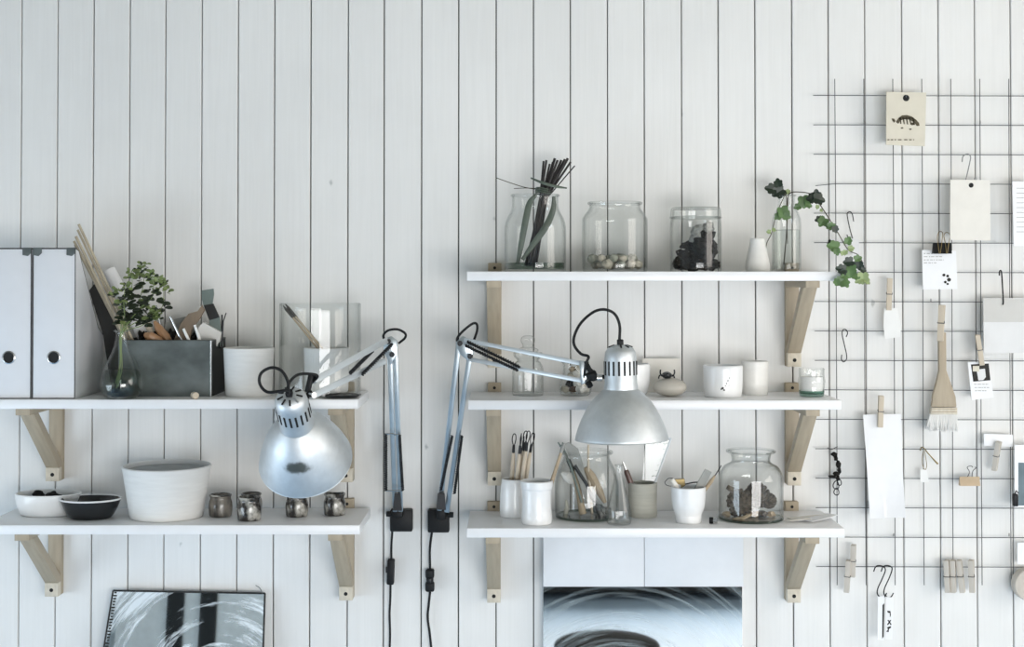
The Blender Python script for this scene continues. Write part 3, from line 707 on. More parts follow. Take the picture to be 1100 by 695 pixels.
# --- left shelf, lower
def dB(yb, z_back=548.0, z_front=565.5): return STRIP + (SD - STRIP) * (yb - z_back) / (z_front - z_back)
pot('white_dish', 53, 0.095, Z_LB, [(26, 552.5), (29, 551), (33, 541), (35, 530)], 552.5, m_ceram, 'shallow white oval dish behind the black bowl', 'dish', sy=0.72)
for i in range(7):
    g = G(); c = at(53 + rnd.uniform(-13, 19), 0.095 + rnd.uniform(-.02, .025), Z_LB + 0.026 + (i % 3) * 0.006)
    g.blob(c, (0.013, 0.011, 0.0085), i, 0.4, 3); solo('charcoal_piece', g, m_char, 'dark lump lying in the shallow white dish', 'charcoal', c, 'dark lumps in the white dish')
T = thing('black_bowl', 'black bowl with a pale rim overlapping the white dish', 'bowl', at(98.5, 0.135, Z_LB))
pr = P_([(18, 559.5), (22, 558.5), (27.5, 549), (32.2, 536)], 559.5, .135, Z_LB)
g = G(); g.vessel(rounded(pr), at(98.5, .135, Z_LB), 0.004, 0.006, 56, sy=0.8); obj('bowl_body', g, m_blackc, T, angle=60)
g = G(); c = at(98.5, .135, Z_LB); rr, h = pr[-1]
g.tube([c + Vector(((rr - .001) * math.cos(a), 0.8 * (rr - .001) * math.sin(a), h + 0.0005)) for a in [2 * math.pi * i / 56 for i in range(56)]], 0.0019, 8, closed=True); obj('rim', g, m_ceram, T)
pot('white_pot', 180, 0.118, Z_LB, [(36.5, 560), (38.5, 558.5), (40.5, 545), (43, 525), (45.6, 507), (47, 500.5)], 560, m_ceramm, 'large white tapered pot beside the black bowl', 'pot', t=0.0045)
g = G(); g.lathe([(0.0005, 0), (0.079, 0), (0.0795, 0.003), (0.0005, 0.003)], at(180, .118, Z_LB + 0.094), 48)
solo('clay_fill', g, m_grey, 'pale grey slip filling the large white tapered pot', 'clay', at(180, .118, Z_LB + 0.094), kind='stuff')
cup = [(10.2, 0), (11.8, 1.5), (12.4, 10), (12.2, 18), (10.8, 24), (11.8, 28)]
def smallcup(px, d, hpx, mat, label, k=1.0, wob=0):
    c = at(px, d, Z_LB); m = mpp(d) * k; g = G()
    T = thing('glazed_cup', label, 'cup', c, 'small glazed cups on the lower left shelf')
    pr = [(r * m, h * m * hpx / 28) for r, h in cup]
    g.vessel(rounded(pr), c, 0.0028, 0.004, 40); obj('cup_body', g, mat, T, angle=60)
    rr, h = pr[-1]; g = G()
    g.tube([c + Vector(((rr - .0013) * math.cos(a), (rr - .0013) * math.sin(a), h + 0.0006 + wob * math.sin(3 * a))) for a in [2 * math.pi * i / 40 for i in range(40)]], 0.0016, 8, closed=True); obj('rim', g, m_raku, T)
smallcup(237.7, 0.115, 22.5, m_raku2, 'brown streaked cup nearest the large white pot')
smallcup(270.5, 0.060, 20, m_raku2, 'dark cup half hidden behind the shiny grey cup', 0.93)
smallcup(268.6, 0.160, 23, m_raku, 'shiny grey mottled cup in front of another dark cup', 1.04)
smallcup(319.5, 0.115, 22.5, m_raku, 'mottled cup standing under the tilted lamp shade', 0.98)
smallcup(360, 0.100, 23, m_raku, 'dark dripped cup near the right shelf end', 0.95, 0.0012)

# ---------------------------------------------------------------- top right shelf
T, c1 = glassjar('glass_jar', 575, 0.105, Z_RT, [(31, 291), (32.8, 289), (33, 270), (33, 246), (31, 236), (26.5, 227), (24.8, 220), (25.2, 210)], 291, 'shouldered glass jar holding black sticks, leftmost on the top shelf', 'glass jar', rim=1.2)
g = G(); k = mpp(.105); g.lathe([(0.0005, 0.0055), (31.2 * k, 0.0055), (31.2 * k, 9.5 * k), (0.0005, 9.5 * k)], c1, 48); obj('water', g, m_waterg, T)
zf = Z_RT + 0.0125
for i, (tx, ty, bx, r) in enumerate([(584, 173, 568, 1.2), (587, 172, 570, 1.2), (590.5, 176, 572, 1.1), (596, 170, 571, 1.5), (599, 172, 573, 1.4), (603, 172, 575, 1.4), (607, 171, 577, 1.5), (610, 170, 576, 1.5), (613, 174, 578, 1.2), (617.5, 178, 574, 0.7), (594, 174, 566, 1.3), (606, 176, 569, 1.3)]):
    dd = 0.105 + ((i * 5) % 7 - 3) * 0.0038
    a = W(tx, ty, dd + 0.004); m_ = W(583.5 + (tx - 597) * 0.24, 212, dd); b = W(bx - 2, 284, dd); b.z = zf
    g = G(); g.tube([a, m_, b], r * mpp(.1), 7)
    solo('willow_stick', g, m_twig, 'thin black stick in the tied bundle in the leftmost top jar', 'stick', b, 'black sticks in the jar')
T = thing('leaf_tie', 'grey green strap leaves tied round the black sticks', 'strap leaf', W(585, 206, .09))
def ribbon(path, w, d, twist=0.0):
    P = smooth([W(p[0], p[1], p[2]) for p in path], 6); g = G(); n = len(P) - 1
    def fn(u, v):
        i = min(int(round(u * n)), n); t = (P[min(i + 1, n)] - P[max(i - 1, 0)]).normalized()
        s = t.cross(Vector((0, 1, 0))).normalized(); k = math.sin(math.pi * min(max(u, 0.06), 0.94)) ** 0.35
        nn = s.cross(t).normalized()
        return P[i] + s * (v - 0.5) * w * k + nn * (0.15 * w * (2 * v - 1) ** 2), nn
    g.sheet(fn, n, 4, 0.0009); return g
obj('strap', ribbon([(556, 284, .130), (560, 262, .136), (565, 235, .135), (569, 218, .130), (576, 209, .122)], 0.0135, .09), m_strap, T, angle=60)
obj('strap', ribbon([(561, 279, .140), (573, 262, .140), (586, 244, .138), (594, 226, .131), (595, 211, .124)], 0.0135, .09), m_strap, T, angle=60)
obj('strap', ribbon([(570, 191, .115), (582, 196, .128), (596, 200, .128), (609, 202, .118)], 0.006, .09), m_strap, T, angle=60)
g = G(); c = W(584, 205, 0.103)
for j in range(3): g.tube([c + Vector((0.0165 * math.cos(a), 0.0185 * math.sin(a), 0.002 * math.sin(2 * a) + (j - 1) * 0.004)) for a in [2 * math.pi * i / 24 for i in range(24)]], 0.0016, 6, closed=True)
obj('binding', g, m_strap, T)
g = G(); g.curve([W(533, 191, .115), W(550, 197, .11), W(565, 201.5, .105), W(580, 203.5, .10), W(592, 203, .098)], 0.0009, 6)
g.curve([W(552, 202.5, .10), W(566, 202, .10), W(585, 203, .098)], 0.0008, 6)
obj('loose_end', g, m_stem, T)

T, c2 = glassjar('glass_jar', 660.5, 0.11, Z_RT, [(32.5, 291), (34.6, 289), (35, 275), (35, 240), (34, 233), (29, 226), (27.2, 222.5), (27.8, 218.5)], 291, 'wide open glass jar with pebbles at the bottom of it', 'glass jar', rim=1.6)
k = mpp(.11)
for i in range(30):
    a = i * 2.399; q = 0.058 * math.sqrt((i + 0.4) / 30)
    big = i % 3 == 0
    p = c2 + Vector((q * math.cos(a) * 0.93, q * math.sin(a) * 0.93, 0.0150 + (0.012 if (q < 0.045 and i % 2) or i % 5 == 0 else 0)))
    g = G(); s = rnd.uniform(0.0080, 0.0112)
    g.blob(p, (s * 1.1, s * 1.0, s * 0.9), i, 0.35, 3, rot=Matrix.Rotation(a, 3, 'Z'))
    solo('pebble', g, m_stone if i % 2 == 0 else m_stone2, 'small pebble in the heap at the bottom of the wide open jar', 'pebble', p, 'pebbles in the wide jar')

T, c3 = glassjar('lidded_jar', 747.5, 0.105, Z_RT, [(26, 291), (27.3, 289), (27.5, 270), (27.5, 245), (26.8, 236), (25.6, 233)], 291, 'lidded glass jar packed with dark lumps', 'glass jar', mat=m_glass2)
g = G(); k = mpp(.105); h = 58 * k
g.lathe(rounded([(26.6 * k, h), (27 * k, h + 1 * k), (26.8 * k, h + 6 * k), (26.4 * k, h + 9.5 * k), (25 * k, h + 11 * k)], 3) + [(0.0005, h + 11 * k), (0.0005, h + 9 * k), (24.5 * k, h + 9 * k), (25 * k, h)], c3, 56); lid = obj('glass_lid', g, m_glass2, T, angle=60)
g = G(); g.tube([c3 + Vector((27 * k * math.cos(a), 27 * k * math.sin(a), h)) for a in [2 * math.pi * i / 56 for i in range(56)]], 0.0018, 8, closed=True); obj('seal_ring', g, m_plex, T)
lump = [(733, 283, 8, 6, 'c'), (744, 284, 9, 6, 'c'), (757, 283, 9, 6, 'b'), (765, 285, 7, 5, 'c'), (735, 274, 7, 5, 'c'), (747, 274, 9, 6, 'c'), (760, 273, 9, 7, 'c'), (741, 264, 8, 5, 'c'), (753, 264, 9, 6, 'c'), (747, 255, 7, 5, 'g'), (757, 254, 8, 6, 'c'), (763, 263, 6, 5, 'c'), (760, 244, 5, 5, 'g'), (748, 247, 6, 4, 'g'), (728, 283, 4, 5, 'c'), (752, 288, 10, 3, 'b')]
for i, (x, y, rx, ry, kd) in enumerate(lump):
    dd = 0.105 + ((i * 3) % 5 - 2) * 0.008; p = W(747.5 + (x - 747.5) * 1.06, y, dd); p.z = max(p.z, Z_RT + 0.0055 + ry * k * 0.9); g = G(); g.blob(p, (rx * k * 1.1, 0.015, ry * k * 1.15), i + 3, 0.55, 3, 2.0, rot=Matrix.Rotation(i * 0.9, 3, 'Y') if i > 3 and i != 15 else None)
    solo('dark_lump', g, {'c': m_char, 'b': m_charb, 'g': m_grey}[kd], {'c': 'black lump in the pile inside the lidded jar', 'b': 'rusty brown piece low in the lidded jar', 'g': 'grey shiny piece on top of the pile in the lidded jar'}[kd], 'lump', p, {'c': 'black lumps in the lidded jar', 'b': 'rusty pieces in the lidded jar', 'g': 'grey pieces in the lidded jar'}[kd])

pot('white_vase', 813.8, 0.13, Z_RT, [(12, 291.5), (13.2, 290.5), (12.8, 283), (10.6, 272), (8.6, 263), (7.8, 256.5)], 291.5, m_ceramw, 'small white conical vase next to the ivy bottle', 'vase', t=0.003, n=40)
T, c4_ = glassjar('glass_bottle', 845, 0.09, Z_RT, [(14.5, 291), (15.4, 289.5), (15.5, 270), (15.4, 240), (13, 229), (9.4, 222), (8.8, 212), (9.6, 210)], 291, 'clear glass bottle holding the trailing ivy', 'glass bottle', rim=0.8)
g = G(); k = mpp(.09); g.lathe([(0.0005, 0.0055), (14 * k, 0.0055), (14.1 * k, 45 * k), (0.0005, 45 * k)], c4_, 40); obj('water', g, m_water, T)
def ivy():
    T = thing('ivy_sprig', 'trailing ivy hanging from the clear bottle over the shelf end', 'plant', W(845, 250, .09))
    gs = G(); gl = G(); r = random.Random(11)
    main = [(842, 284, .09), (845, 250, .09), (846, 222, .09), (848, 208, .095), (862, 206.5, .13), (874, 210, .165), (881, 220, .19), (890, 234, .205), (900, 250, .215), (911, 268, .222), (922, 274, .224), (927, 284, .224), (926, 294, .224)]
    side = [(825.5, 281, .12), (823, 264, .112), (829, 250, .125), (834, 230, .128), (841, 214, .118), (843.5, 208, .10), (845, 214, .09), (845, 230, .09), (846, 262, .09)]
    P = smooth([W(*p) for p in main], 6); gs.tube(P, [0.0013 - 0.0005 * i / len(P) for i in range(len(P))], 6)
    P2 = smooth([W(*p) for p in side], 6); gs.tube(P2, 0.0009, 6)
    L = [(837, 206, -150, 15, 0), (829, 203, 170, 13, 0), (836, 197, 100, 10, 0), (846, 206, 20, 6, 2), (879, 214, -10, 14, 0), (872, 213, 190, 12, 0), (877, 210, 95, 12, 0), (863, 216, -80, 14, 1), (857, 222, 200, 8, 1), (868, 220, -20, 9, 1), (861, 214, 100, 6, 0),
         (841, 228, -70, 15, 1), (845, 232, -20, 9, 1), (836, 232, -140, 9, 1), (826, 249, 180, 5, 2), (831, 247, -20, 5, 2),
         (884, 238, -130, 12, 1), (880, 236, 190, 9, 0), (890, 243, -60, 7, 1), (893, 243, 20, 9, 1), (897, 246, -70, 8, 0),
         (896, 265, 170, 14, 1), (893, 262, 120, 9, 0), (899, 270, -80, 8, 1), (911, 259, 70, 9, 1), (914, 267, 10, 7, 2), (908, 271, -100, 6, 2),
         (912, 281, 190, 11, 0), (915, 284, -100, 8, 0), (921, 278, 20, 9, 1), (923, 285, -80, 10, 0), (927, 290, -20, 7, 0), (904, 289, 170, 11, 0), (906, 292, -120, 8, 0),
         (913, 290, -90, 15, 1), (908, 296, -160, 10, 1), (919, 297, -20, 9, 1), (904, 302, -150, 13, 1), (908, 304, -60, 10, 1), (899, 303, 120, 8, 1),
         (927, 298, -90, 13, 2), (923, 301, -150, 9, 2), (931, 302, -40, 8, 2), (878, 222, -100, 5, 2), (882, 226, -40, 4, 2), (905, 272, -110, 5, 2)]
    depth = lambda x: 0.094 if x < 850 else min(0.228, 0.095 + (x - 848) * 0.0027) if x < 895 else 0.228
    for (x, y, ang, s, mi) in L:
        dd = depth(x) + r.uniform(-.006, .006)
        if x > 895 and y > 280: dd = 0.235
        if x < 848 and y > 220: dd = 0.132
        c = W(x, y, dd); a = R(ang); up = Vector((math.cos(a), r.uniform(-0.35, 0.2), math.sin(a)))
        leafpoly(c - up * (0.35 * s * mpp(dd)), up, Vector((r.uniform(-.35, .35), -1, r.uniform(0, .5))), s * 0.98 * mpp(dd), s * 0.95 * mpp(dd), mi, gl, True)
    obj('stem', gs, m_stem, T); obj('leaves', gl, [m_ivyd, m_ivy, m_ivyl], T, smooth_=False)
ivy()

# ---------------------------------------------------------------- middle right shelf
T, c5 = glassjar('stoppered_jar', 567, 0.095, Z_RM, [(15.5, 425), (16.6, 423.5), (16.8, 410), (16.6, 397), (14, 390), (11.5, 387), (15, 383), (15.5, 379)], 425, 'small clear jar with a glass stopper behind the lamp arm', 'glass jar')
g = G(); k = mpp(.095); g.lathe(rounded([(0.0005, 46 * k), (10 * k, 46 * k), (11 * k, 49 * k), (6 * k, 51.5 * k), (5.6 * k, 54 * k), (7.4 * k, 57 * k), (7.2 * k, 61 * k), (4.5 * k, 63.5 * k)], 3) + [(0.0005, 64 * k)], c5, 32); obj('stopper', g, m_glass2, T, angle=60)
T, c6 = glassjar('glass_jar', 618, 0.10, Z_RM, [(12.5, 425), (16.2, 423), (17.4, 416), (16.2, 408), (13.6, 402), (13.2, 393), (14.4, 389)], 425, 'small bulging jar of shells left of the upright lamp', 'glass jar', rim=0.8)
for i, (x, y, r_, mm) in enumerate([(608, 419, 5, m_stone), (616, 420, 5, m_charb), (624, 419, 5.5, m_ceramw), (630, 420, 3.5, m_paperw), (612, 412, 4.2, m_char), (620, 412, 4.6, m_ceramw), (626, 413, 4, m_stone), (614, 404, 4.5, m_stone), (620, 401, 4.6, m_paperw), (615, 397, 4, m_handle), (621, 395, 3.6, m_stone)]):
    p = W(x, y, 0.10 + (i % 3 - 1) * 0.005); k = mpp(.1); p.z = max(p.z, Z_RM + 0.005 + r_ * k * .8); g = G(); g.blob(p, (r_ * k, r_ * k * .9, r_ * k * .8), i + 20, 0.45, 3)
    solo('shell', g, mm, 'little shell or stone piled in the small bulging jar', 'shell', p, 'shells in the small jar')
pot('white_cup', 681.5, 0.10, Z_RM, [(10, 426), (13.5, 423), (16, 412), (16.8, 400), (16.8, 391.5)], 426, m_ceram, 'white cup mostly hidden behind the upright lamp', 'cup', n=40)
g = G(); a = W(690, 385, .028); b = W(731, 385, .028)
g.prism([(0, 0), (b.x - a.x, 0), (b.x - a.x, a.z - Z_RM), (0, a.z - Z_RM)], 0.004, (a.x, -0.026, Z_RM), bev=0.0005); solo('paper_card', g, m_paperw, 'pale blank card leaning on the wall behind the stone', 'card', (a.x, -.03, Z_RM), smooth_=False)
c = at(719.5, 0.13, Z_RM + 0.019); g = G(); g.blob(c, (0.0345, 0.028, 0.0188), 4, 0.07, 4, 1.0)
solo('smooth_stone', g, m_river, 'smooth beige river stone under the black beetle', 'stone', at(719, .13, Z_RM))
# black beetle on the stone
T = thing('beetle_ornament', 'small black beetle figure sitting on the beige stone', 'ornament', W(716.5, 407, .13))
zt = c.z + 0.0185; bc = Vector((W(716.5, 407, .13).x, -0.128, zt + 0.006))
g = G(); g.blob(bc, (0.0105, 0.012, 0.0075), 1, 0.05, 3); g.blob(bc + Vector((0, -0.010, 0.001)), (0.006, 0.005, 0.005), 2, 0.05, 3); obj('beetle_body', g, m_blackc, T)
for s in (-1, 1):
    g = G(); g.curve([bc + Vector((s * 0.004, -0.006, 0)), bc + Vector((s * 0.011, -0.008, -0.001)), bc + Vector((s * 0.0145, -0.009, 0.005)), bc + Vector((s * 0.0140, -0.009, 0.012))], [0.0016] * 19, 6); obj('claw', g, m_blackc, T)
    for q in (0.002, 0.009):
        g = G(); g.curve([bc + Vector((s * 0.006, q - .002, 0)), bc + Vector((s * 0.014, q, -0.001)), bc + Vector((s * 0.0165, q, -0.0075))], 0.0011, 6); obj('leg', g, m_blackc, T)
T = thing('white_bowl', 'white thrown bowl with dark specks, left of the cream beaker', 'bowl', at(776.3, 0.135, Z_RM))
pr = P_([(17, 427), (19.5, 426), (20.8, 416), (21, 405), (21.2, 393)], 427, .135, Z_RM)
g = G(); g.vessel(rounded(pr), at(776.3, .135, Z_RM), 0.004, 0.006, 56); obj('bowl_body', g, m_ceram, T, angle=60)
g = G(); cb = at(776.3, .135, Z_RM)
for (x, y, s) in [(776, 417, 1.3), (777.5, 419, 1.0), (774.5, 418, 0.9), (780, 412, .8), (779, 414.5, .7), (783, 406, .6), (781.5, 409, .8), (782.5, 414, .5), (781.5, 399.5, .8)]:
    xx = W(x, y, .17).x - cb.x; rr = 20.9 * mpp(.135); yy = -math.sqrt(max(rr * rr - xx * xx, 0)); zz = W(x, y, .135 - yy).z
    nrm = Vector((xx, yy, 0)).normalized(); g.lathe([(0.0005, 0.0004), (s * mpp(.17), 0.0002), (s * mpp(.17) * .9, -0.0012), (.0005, -0.0012)], Vector((cb.x + xx, cb.y + yy, zz)) , 8, tuple(nrm))
obj('speck', g, m_ink, T)
pot('cream_beaker', 810.5, 0.085, Z_RM, [(12.5, 425.2), (13.6, 424), (14.2, 410), (14.3, 400), (14.2, 388.5)], 425.2, m_ceramw, 'cream white beaker behind the speckled bowl', 'beaker', n=44)
T, c7 = glassjar('glass_tumbler', 871.5, 0.125, Z_RM, [(11.8, 425), (13, 423.5), (13.6, 414), (14.3, 409), (13.6, 404), (13.6, 396)], 425, 'small glass tumbler with a green base holding a white candle', 'glass tumbler')
g = G(); k = mpp(.125); g.vessel([(11.9 * k, 0.0003), (13.0 * k, 1.8 * k), (13.6 * k, 6 * k)], c7, 0.0015, 0.006, 40); obj('green_base', g, m_glassg, T)
g = G(); g.lathe([(0.0005, 0.008), (11.2 * k, 0.008), (12.2 * k, 14 * k), (11.8 * k, 21 * k), (0.0005, 21 * k)], c7, 36)
solo('candle', g, m_wick, 'white wax candle inside the green based tumbler', 'candle', c7 + Vector((0, 0, 0.008)))

# ---------------------------------------------------------------- bottom right shelf
ct = at(552.5, 0.08, Z_RB)
pot('white_beaker', 552.5, 0.08, Z_RB, [(14.5, 558), (15.6, 556), (15.4, 540), (14.6, 525), (13.4, 515)], 558, m_ceram, 'white beaker full of wire ended carving tools', 'beaker', n=44)
for i, (tx, ty, bx, lt) in enumerate([(552.6, 466, 548, 1), (560, 467, 552, 0), (565, 463, 555, 1), (568, 463, 556, 1), (573, 465, 559, 1), (563, 470, 550, 0)]):
    dd = 0.08 + ((i * 3) % 5 - 2) * 0.005
    a = W(tx, ty, dd); b = W(bx, 550, dd); k = mpp(.08); b.z = Z_RB + 0.0085
    u = (a - b).normalized(); Ln = (a - b).length
    T = thing('carving_tool', 'wooden handled clay tool with a dark metal end in the white beaker', 'clay tool', b, 'clay tools in the white beaker')
    g = G(); g.tube([b, b + u * Ln * .4, b + u * Ln * .66, b + u * Ln * .76], [1.7 * k, 2.4 * k, 2.3 * k, 1.6 * k], 10); obj('handle', g, m_pin, T)
    g = G(); g.tube([b + u * Ln * .75, b + u * Ln * .86], [1.7 * k, 1.4 * k], 8); obj('ferrule', g, m_spring, T)
    g = G(); s = Vector((1, 0, 0))
    if lt: g.tube(smooth([b + u * Ln * .85 - s * .0012, b + u * Ln * .92 - s * .0040, b + u * Ln * .98 - s * .003, b + u * Ln * 1.0, b + u * Ln * .98 + s * .003, b + u * Ln * .92 + s * .0036, b + u * Ln * .85 + s * .0012], 4), 0.0012, 6)
    else: g.tube([b + u * Ln * .85, b + u * Ln * .95, b + u * Ln * 1.02], [0.0016, 0.0026, 0.0008], 6)
    obj('wire_loop', g, m_spring, T)
pot('white_beaker', 576.5, 0.165, Z_RB, [(15, 566), (16.2, 564.5), (16.6, 557), (15.8, 550), (15.6, 538), (16, 527), (17, 524.5), (17.4, 517)], 566, m_ceram, 'glossy white waisted beaker in front, holding one brown stick', 'beaker', n=48)
a, b = W(606, 476, .15), W(580, 556, .165); b.z = Z_RB + 0.009; k = mpp(.16)
T = thing('modelling_stick', 'brown modelling stick leaning out of the waisted beaker', 'clay tool', b)
g = G(); g.tube([a.lerp(b, .12), a.lerp(b, .5), b], [1.6 * k, 2.2 * k, 1.8 * k], 10); obj('handle', g, m_handle, T)
g = G(); g.tube([a, a.lerp(b, .06), a.lerp(b, .13)], [0.8 * k, 2.4 * k, 1.6 * k], 10); obj('spatula_tip', g, m_grey, T)

T8, c8 = glassjar('glass_jar', 630, 0.09, Z_RB, [(28, 562), (33, 560), (34.2, 552), (34.2, 530), (33.5, 518), (30, 505), (25.5, 495), (24.6, 489), (26.5, 486)], 562, 'big glass jar full of wooden spoons and tools', 'glass jar', rim=1.8, mat=m_glass2)
T = T8
def jt(name, pts, rad, mat, label, cat, nm=None, extra=None): return bar_tool(name, pts, rad, mat, label, cat, None, 10, extra)
jt('wooden_spoon', [(616, 505, .09), (622, 530, .09), (626, 552, .092)], [2.4, 3.4, 4.2], m_handle, 'dark stout wooden handle standing upright in the tool jar', 'tool', extra=[('ferrule', [(610, 494, .09), (613, 499, .09), (616, 506, .09)], [2, 3.0, 2.6], m_spring)])
jt('wooden_spoon', [(632, 478, .085), (632, 505, .085), (634, 525, .085), (636, 552, .085)], [1.2, 1.5, 1.6, 1.5], m_pin, 'slim pale stick standing upright in the tool jar', 'tool')
jt('wooden_rib', [(629, 502, .08), (635, 512, .08), (644, 528, .08), (650, 540, .08)], [3, 5.5, 4.5, 2], m_handle, 'thick tan wooden tool slanting down to the right in the jar', 'tool')
jt('metal_spoon', [(618, 520, .065), (634, 534, .065), (648, 548, .068)], [1.2, 1.0, 1.3], m_chrome, 'steel spoon lying diagonally in the tool jar', 'spoon', extra=[('spoon_bowl', [(603, 508, .065), (608, 511, .065), (614, 516, .065), (619, 520.5, .065)], [1.5, 5.5, 5.0, 1.2], m_ceramw)])
jt('dark_brush', [(617, 500, .1), (630, 520, .1), (645, 556, .1)], [2.4, 2.0, 1.6], m_spring, 'dark iron rod slanting in the tool jar', 'tool')
flat_tool('flat_spatula', [(605.5, 477), (611, 475), (621, 482), (626, 497), (634, 540), (630, 541), (614, 496)][::-1], .10, 0.004, m_grey, 'grey flat spatula with its corner above the jar rim', 'spatula')
jt('short_peg', [(608, 537, .08), (609, 546, .08), (606, 557, .08)], [1.2, 2.4, 2.6], m_beige, 'short pale peg standing at the left inside the tool jar', 'peg')
jt('fork_tool', [(602, 478, .095), (605, 483, .095), (613, 500, .095), (625, 540, .10)], [1.2, 1.5, 1.3, 1.3], m_duck, 'blue grey forked tool poking left over the jar rim', 'tool', extra=[('prong', [(599.5, 475, .095), (602.5, 480, .095)], [0.7, 1.0], m_duck), ('prong', [(604.5, 475, .095), (604, 480, .095)], [0.7, 1.0], m_duck)])
for i, (x, y) in enumerate([(640, 552), (648, 551), (644, 546), (652, 549)]):
    p = W(x, y, .075); p.z = max(p.z, Z_RB + .012); g = G(); g.blob(p, (.009, .008, .006), i, .5, 3, rot=Matrix.Rotation(i, 3, 'Y')); solo('metal_scrap', g, m_zinc, 'dark metal scrap at the bottom of the tool jar', 'scrap', p, 'scraps in the tool jar')
# small glass carafe
T, c9 = glassjar('glass_carafe', 664.7, 0.172, Z_RB, [(10.8, 564.5), (12.6, 563), (13.4, 557), (13.2, 548), (10, 534), (6, 518), (4.2, 508), (4.0, 502), (4.6, 500)], 564.5, 'small pear shaped glass carafe before the tool jar', 'glass carafe', mat=m_glass2, rim=0.5)
pot('beige_beaker', 690, 0.08, Z_RB, [(14, 558.5), (15.2, 557.5), (15.0, 545), (15.2, 530), (15.6, 519)], 558.5, m_beige, 'beige stoneware beaker with a brown pen', 'beaker', n=44)
a, b = W(669, 496, .085), W(690, 552, .08); k = mpp(.08); b = a.lerp(b, 0.9)
T = thing('brown_pen', 'reddish brown pen leaning left in the beige beaker', 'pen', b)
g = G(); g.tube([a.lerp(b, .17), a.lerp(b, .22), b], [2.2 * k, 3.0 * k, 3.0 * k], 12); obj('barrel', g, m_handled, T)
g = G(); g.tube([a, a.lerp(b, .10), a.lerp(b, .18)], [.9 * k, 1.3 * k, 1.7 * k], 10); obj('nib_holder', g, m_chrome, T)
# transparent set square
P = [W(720.5, 471, .085), W(696, 527, .08), W(691, 534, .08), W(693, 470, .085)]; P = [W(x, y, .082) for x, y in [(721, 470.5), (693, 548), (687, 548), (693.5, 474)]]; o0 = P[0]
T = thing('set_square', 'clear plastic set square standing in the beige beaker', 'set square', W(692, 535, .082))
g = G(); g.prism([(q.x - o0.x, q.z - o0.z) for q in P], 0.0022, (o0.x, -.080, o0.z)); obj('plate', g, m_plex, T, smooth_=False)
g = G(); g.tube([P[0], P[1]], 0.0026, 6); g.tube([P[0], P[3]], 0.0012, 6); obj('bevelled_edge', g, M('white_perspex_edge', (0.72, 0.75, 0.76), 0.3, var=.05), T)
g = G()
for i in range(9):
    q = P[0].lerp(P[1], .08 + i * .075); g.box(q + Vector((-.006 if i % 3 else -.008, -.0016, .0005)), (.006 if i % 3 else .010, .0004, .0007))
obj('scale_marks', g, m_inkg, T, smooth_=False)
pot('white_cup', 739, 0.150, Z_RB, [(12.8, 566), (13.8, 565), (14.0, 558), (14.3, 556), (17.2, 547), (18.2, 536), (18.6, 523.5)], 566, m_ceram, 'footed white cup with tools before the pine cone jar', 'cup', n=48)
flat_tool('grey_rasp', [(757.5, 503.5), (764.5, 507), (753, 531), (746, 556), (738, 553), (742, 531)][::-1], .15, 0.004, m_grey, 'flat grey rasp leaning right in the footed cup', 'rasp')
bar_tool('needle_tool', [(775, 500, .145), (768, 511, .145), (767.5, 512, .145)], [0.5, 0.6, 0.7], m_spring, 'needle tool with a wooden handle leaning right in the footed cup', 'needle tool', extra=[('wood_handle', [(768, 511, .145), (764, 517, .145), (755, 529, .148), (742, 549, .15)], [1, 2.2, 2.2, 1.8], m_handle)])
bar_tool('pale_stick', [(722, 515, .15), (726, 521, .15), (736, 546, .15)], [2.2, 2.4, 1.6], m_paperw, 'pale pink stick leaning left in the footed cup', 'stick')
flat_tool('brass_block', [(721, 515), (735, 514), (736, 521), (731, 524), (724, 522)][::-1], .115, 0.012, m_brass, 'small brass block resting on the rim of the footed cup', 'brass block')
g = G(); c = W(727, 517, .125)
g.curve([W(714, 518, .13), W(718, 514, .13), W(723, 514, .125), W(726, 518, .125), W(722, 522, .13), W(716, 521, .13), W(714, 518, .13)], 0.0008, 6, 5); solo('wire_ring', g, m_steel, 'thin wire loop hanging on the rim of the footed cup', 'wire', c)
g = G(); g.curve([W(736, 520, .12), W(748, 518, .13), W(757, 521, .14)], 0.0015, 6, 5); solo('wire_rod', g, m_spring, 'dark rod lying across the rim of the footed cup', 'rod', W(746, 520, .13))
# small screw knob beside it
T = thing('thumb_screw', 'tiny black and silver thumb screw beside the footed cup', 'screw', at(765, .165, Z_RB))
g = G(); c = at(761.5, .168, Z_RB + .0068); g.lathe([(0.0005, 0), (.0062, 0), (.0066, .0015), (.0066, .006), (.006, .0075), (.0005, .0075)], c, 20, (1, -.25, 0)); obj('knob', g, m_black, T)
g = G(); g.lathe([(0.0005, .0075), (.0035, .0075), (.0035, .010), (.0055, .0105), (.0055, .016), (.0005, .016)], c, 16, (1, -.25, 0)); obj('nut', g, m_chrome, T)
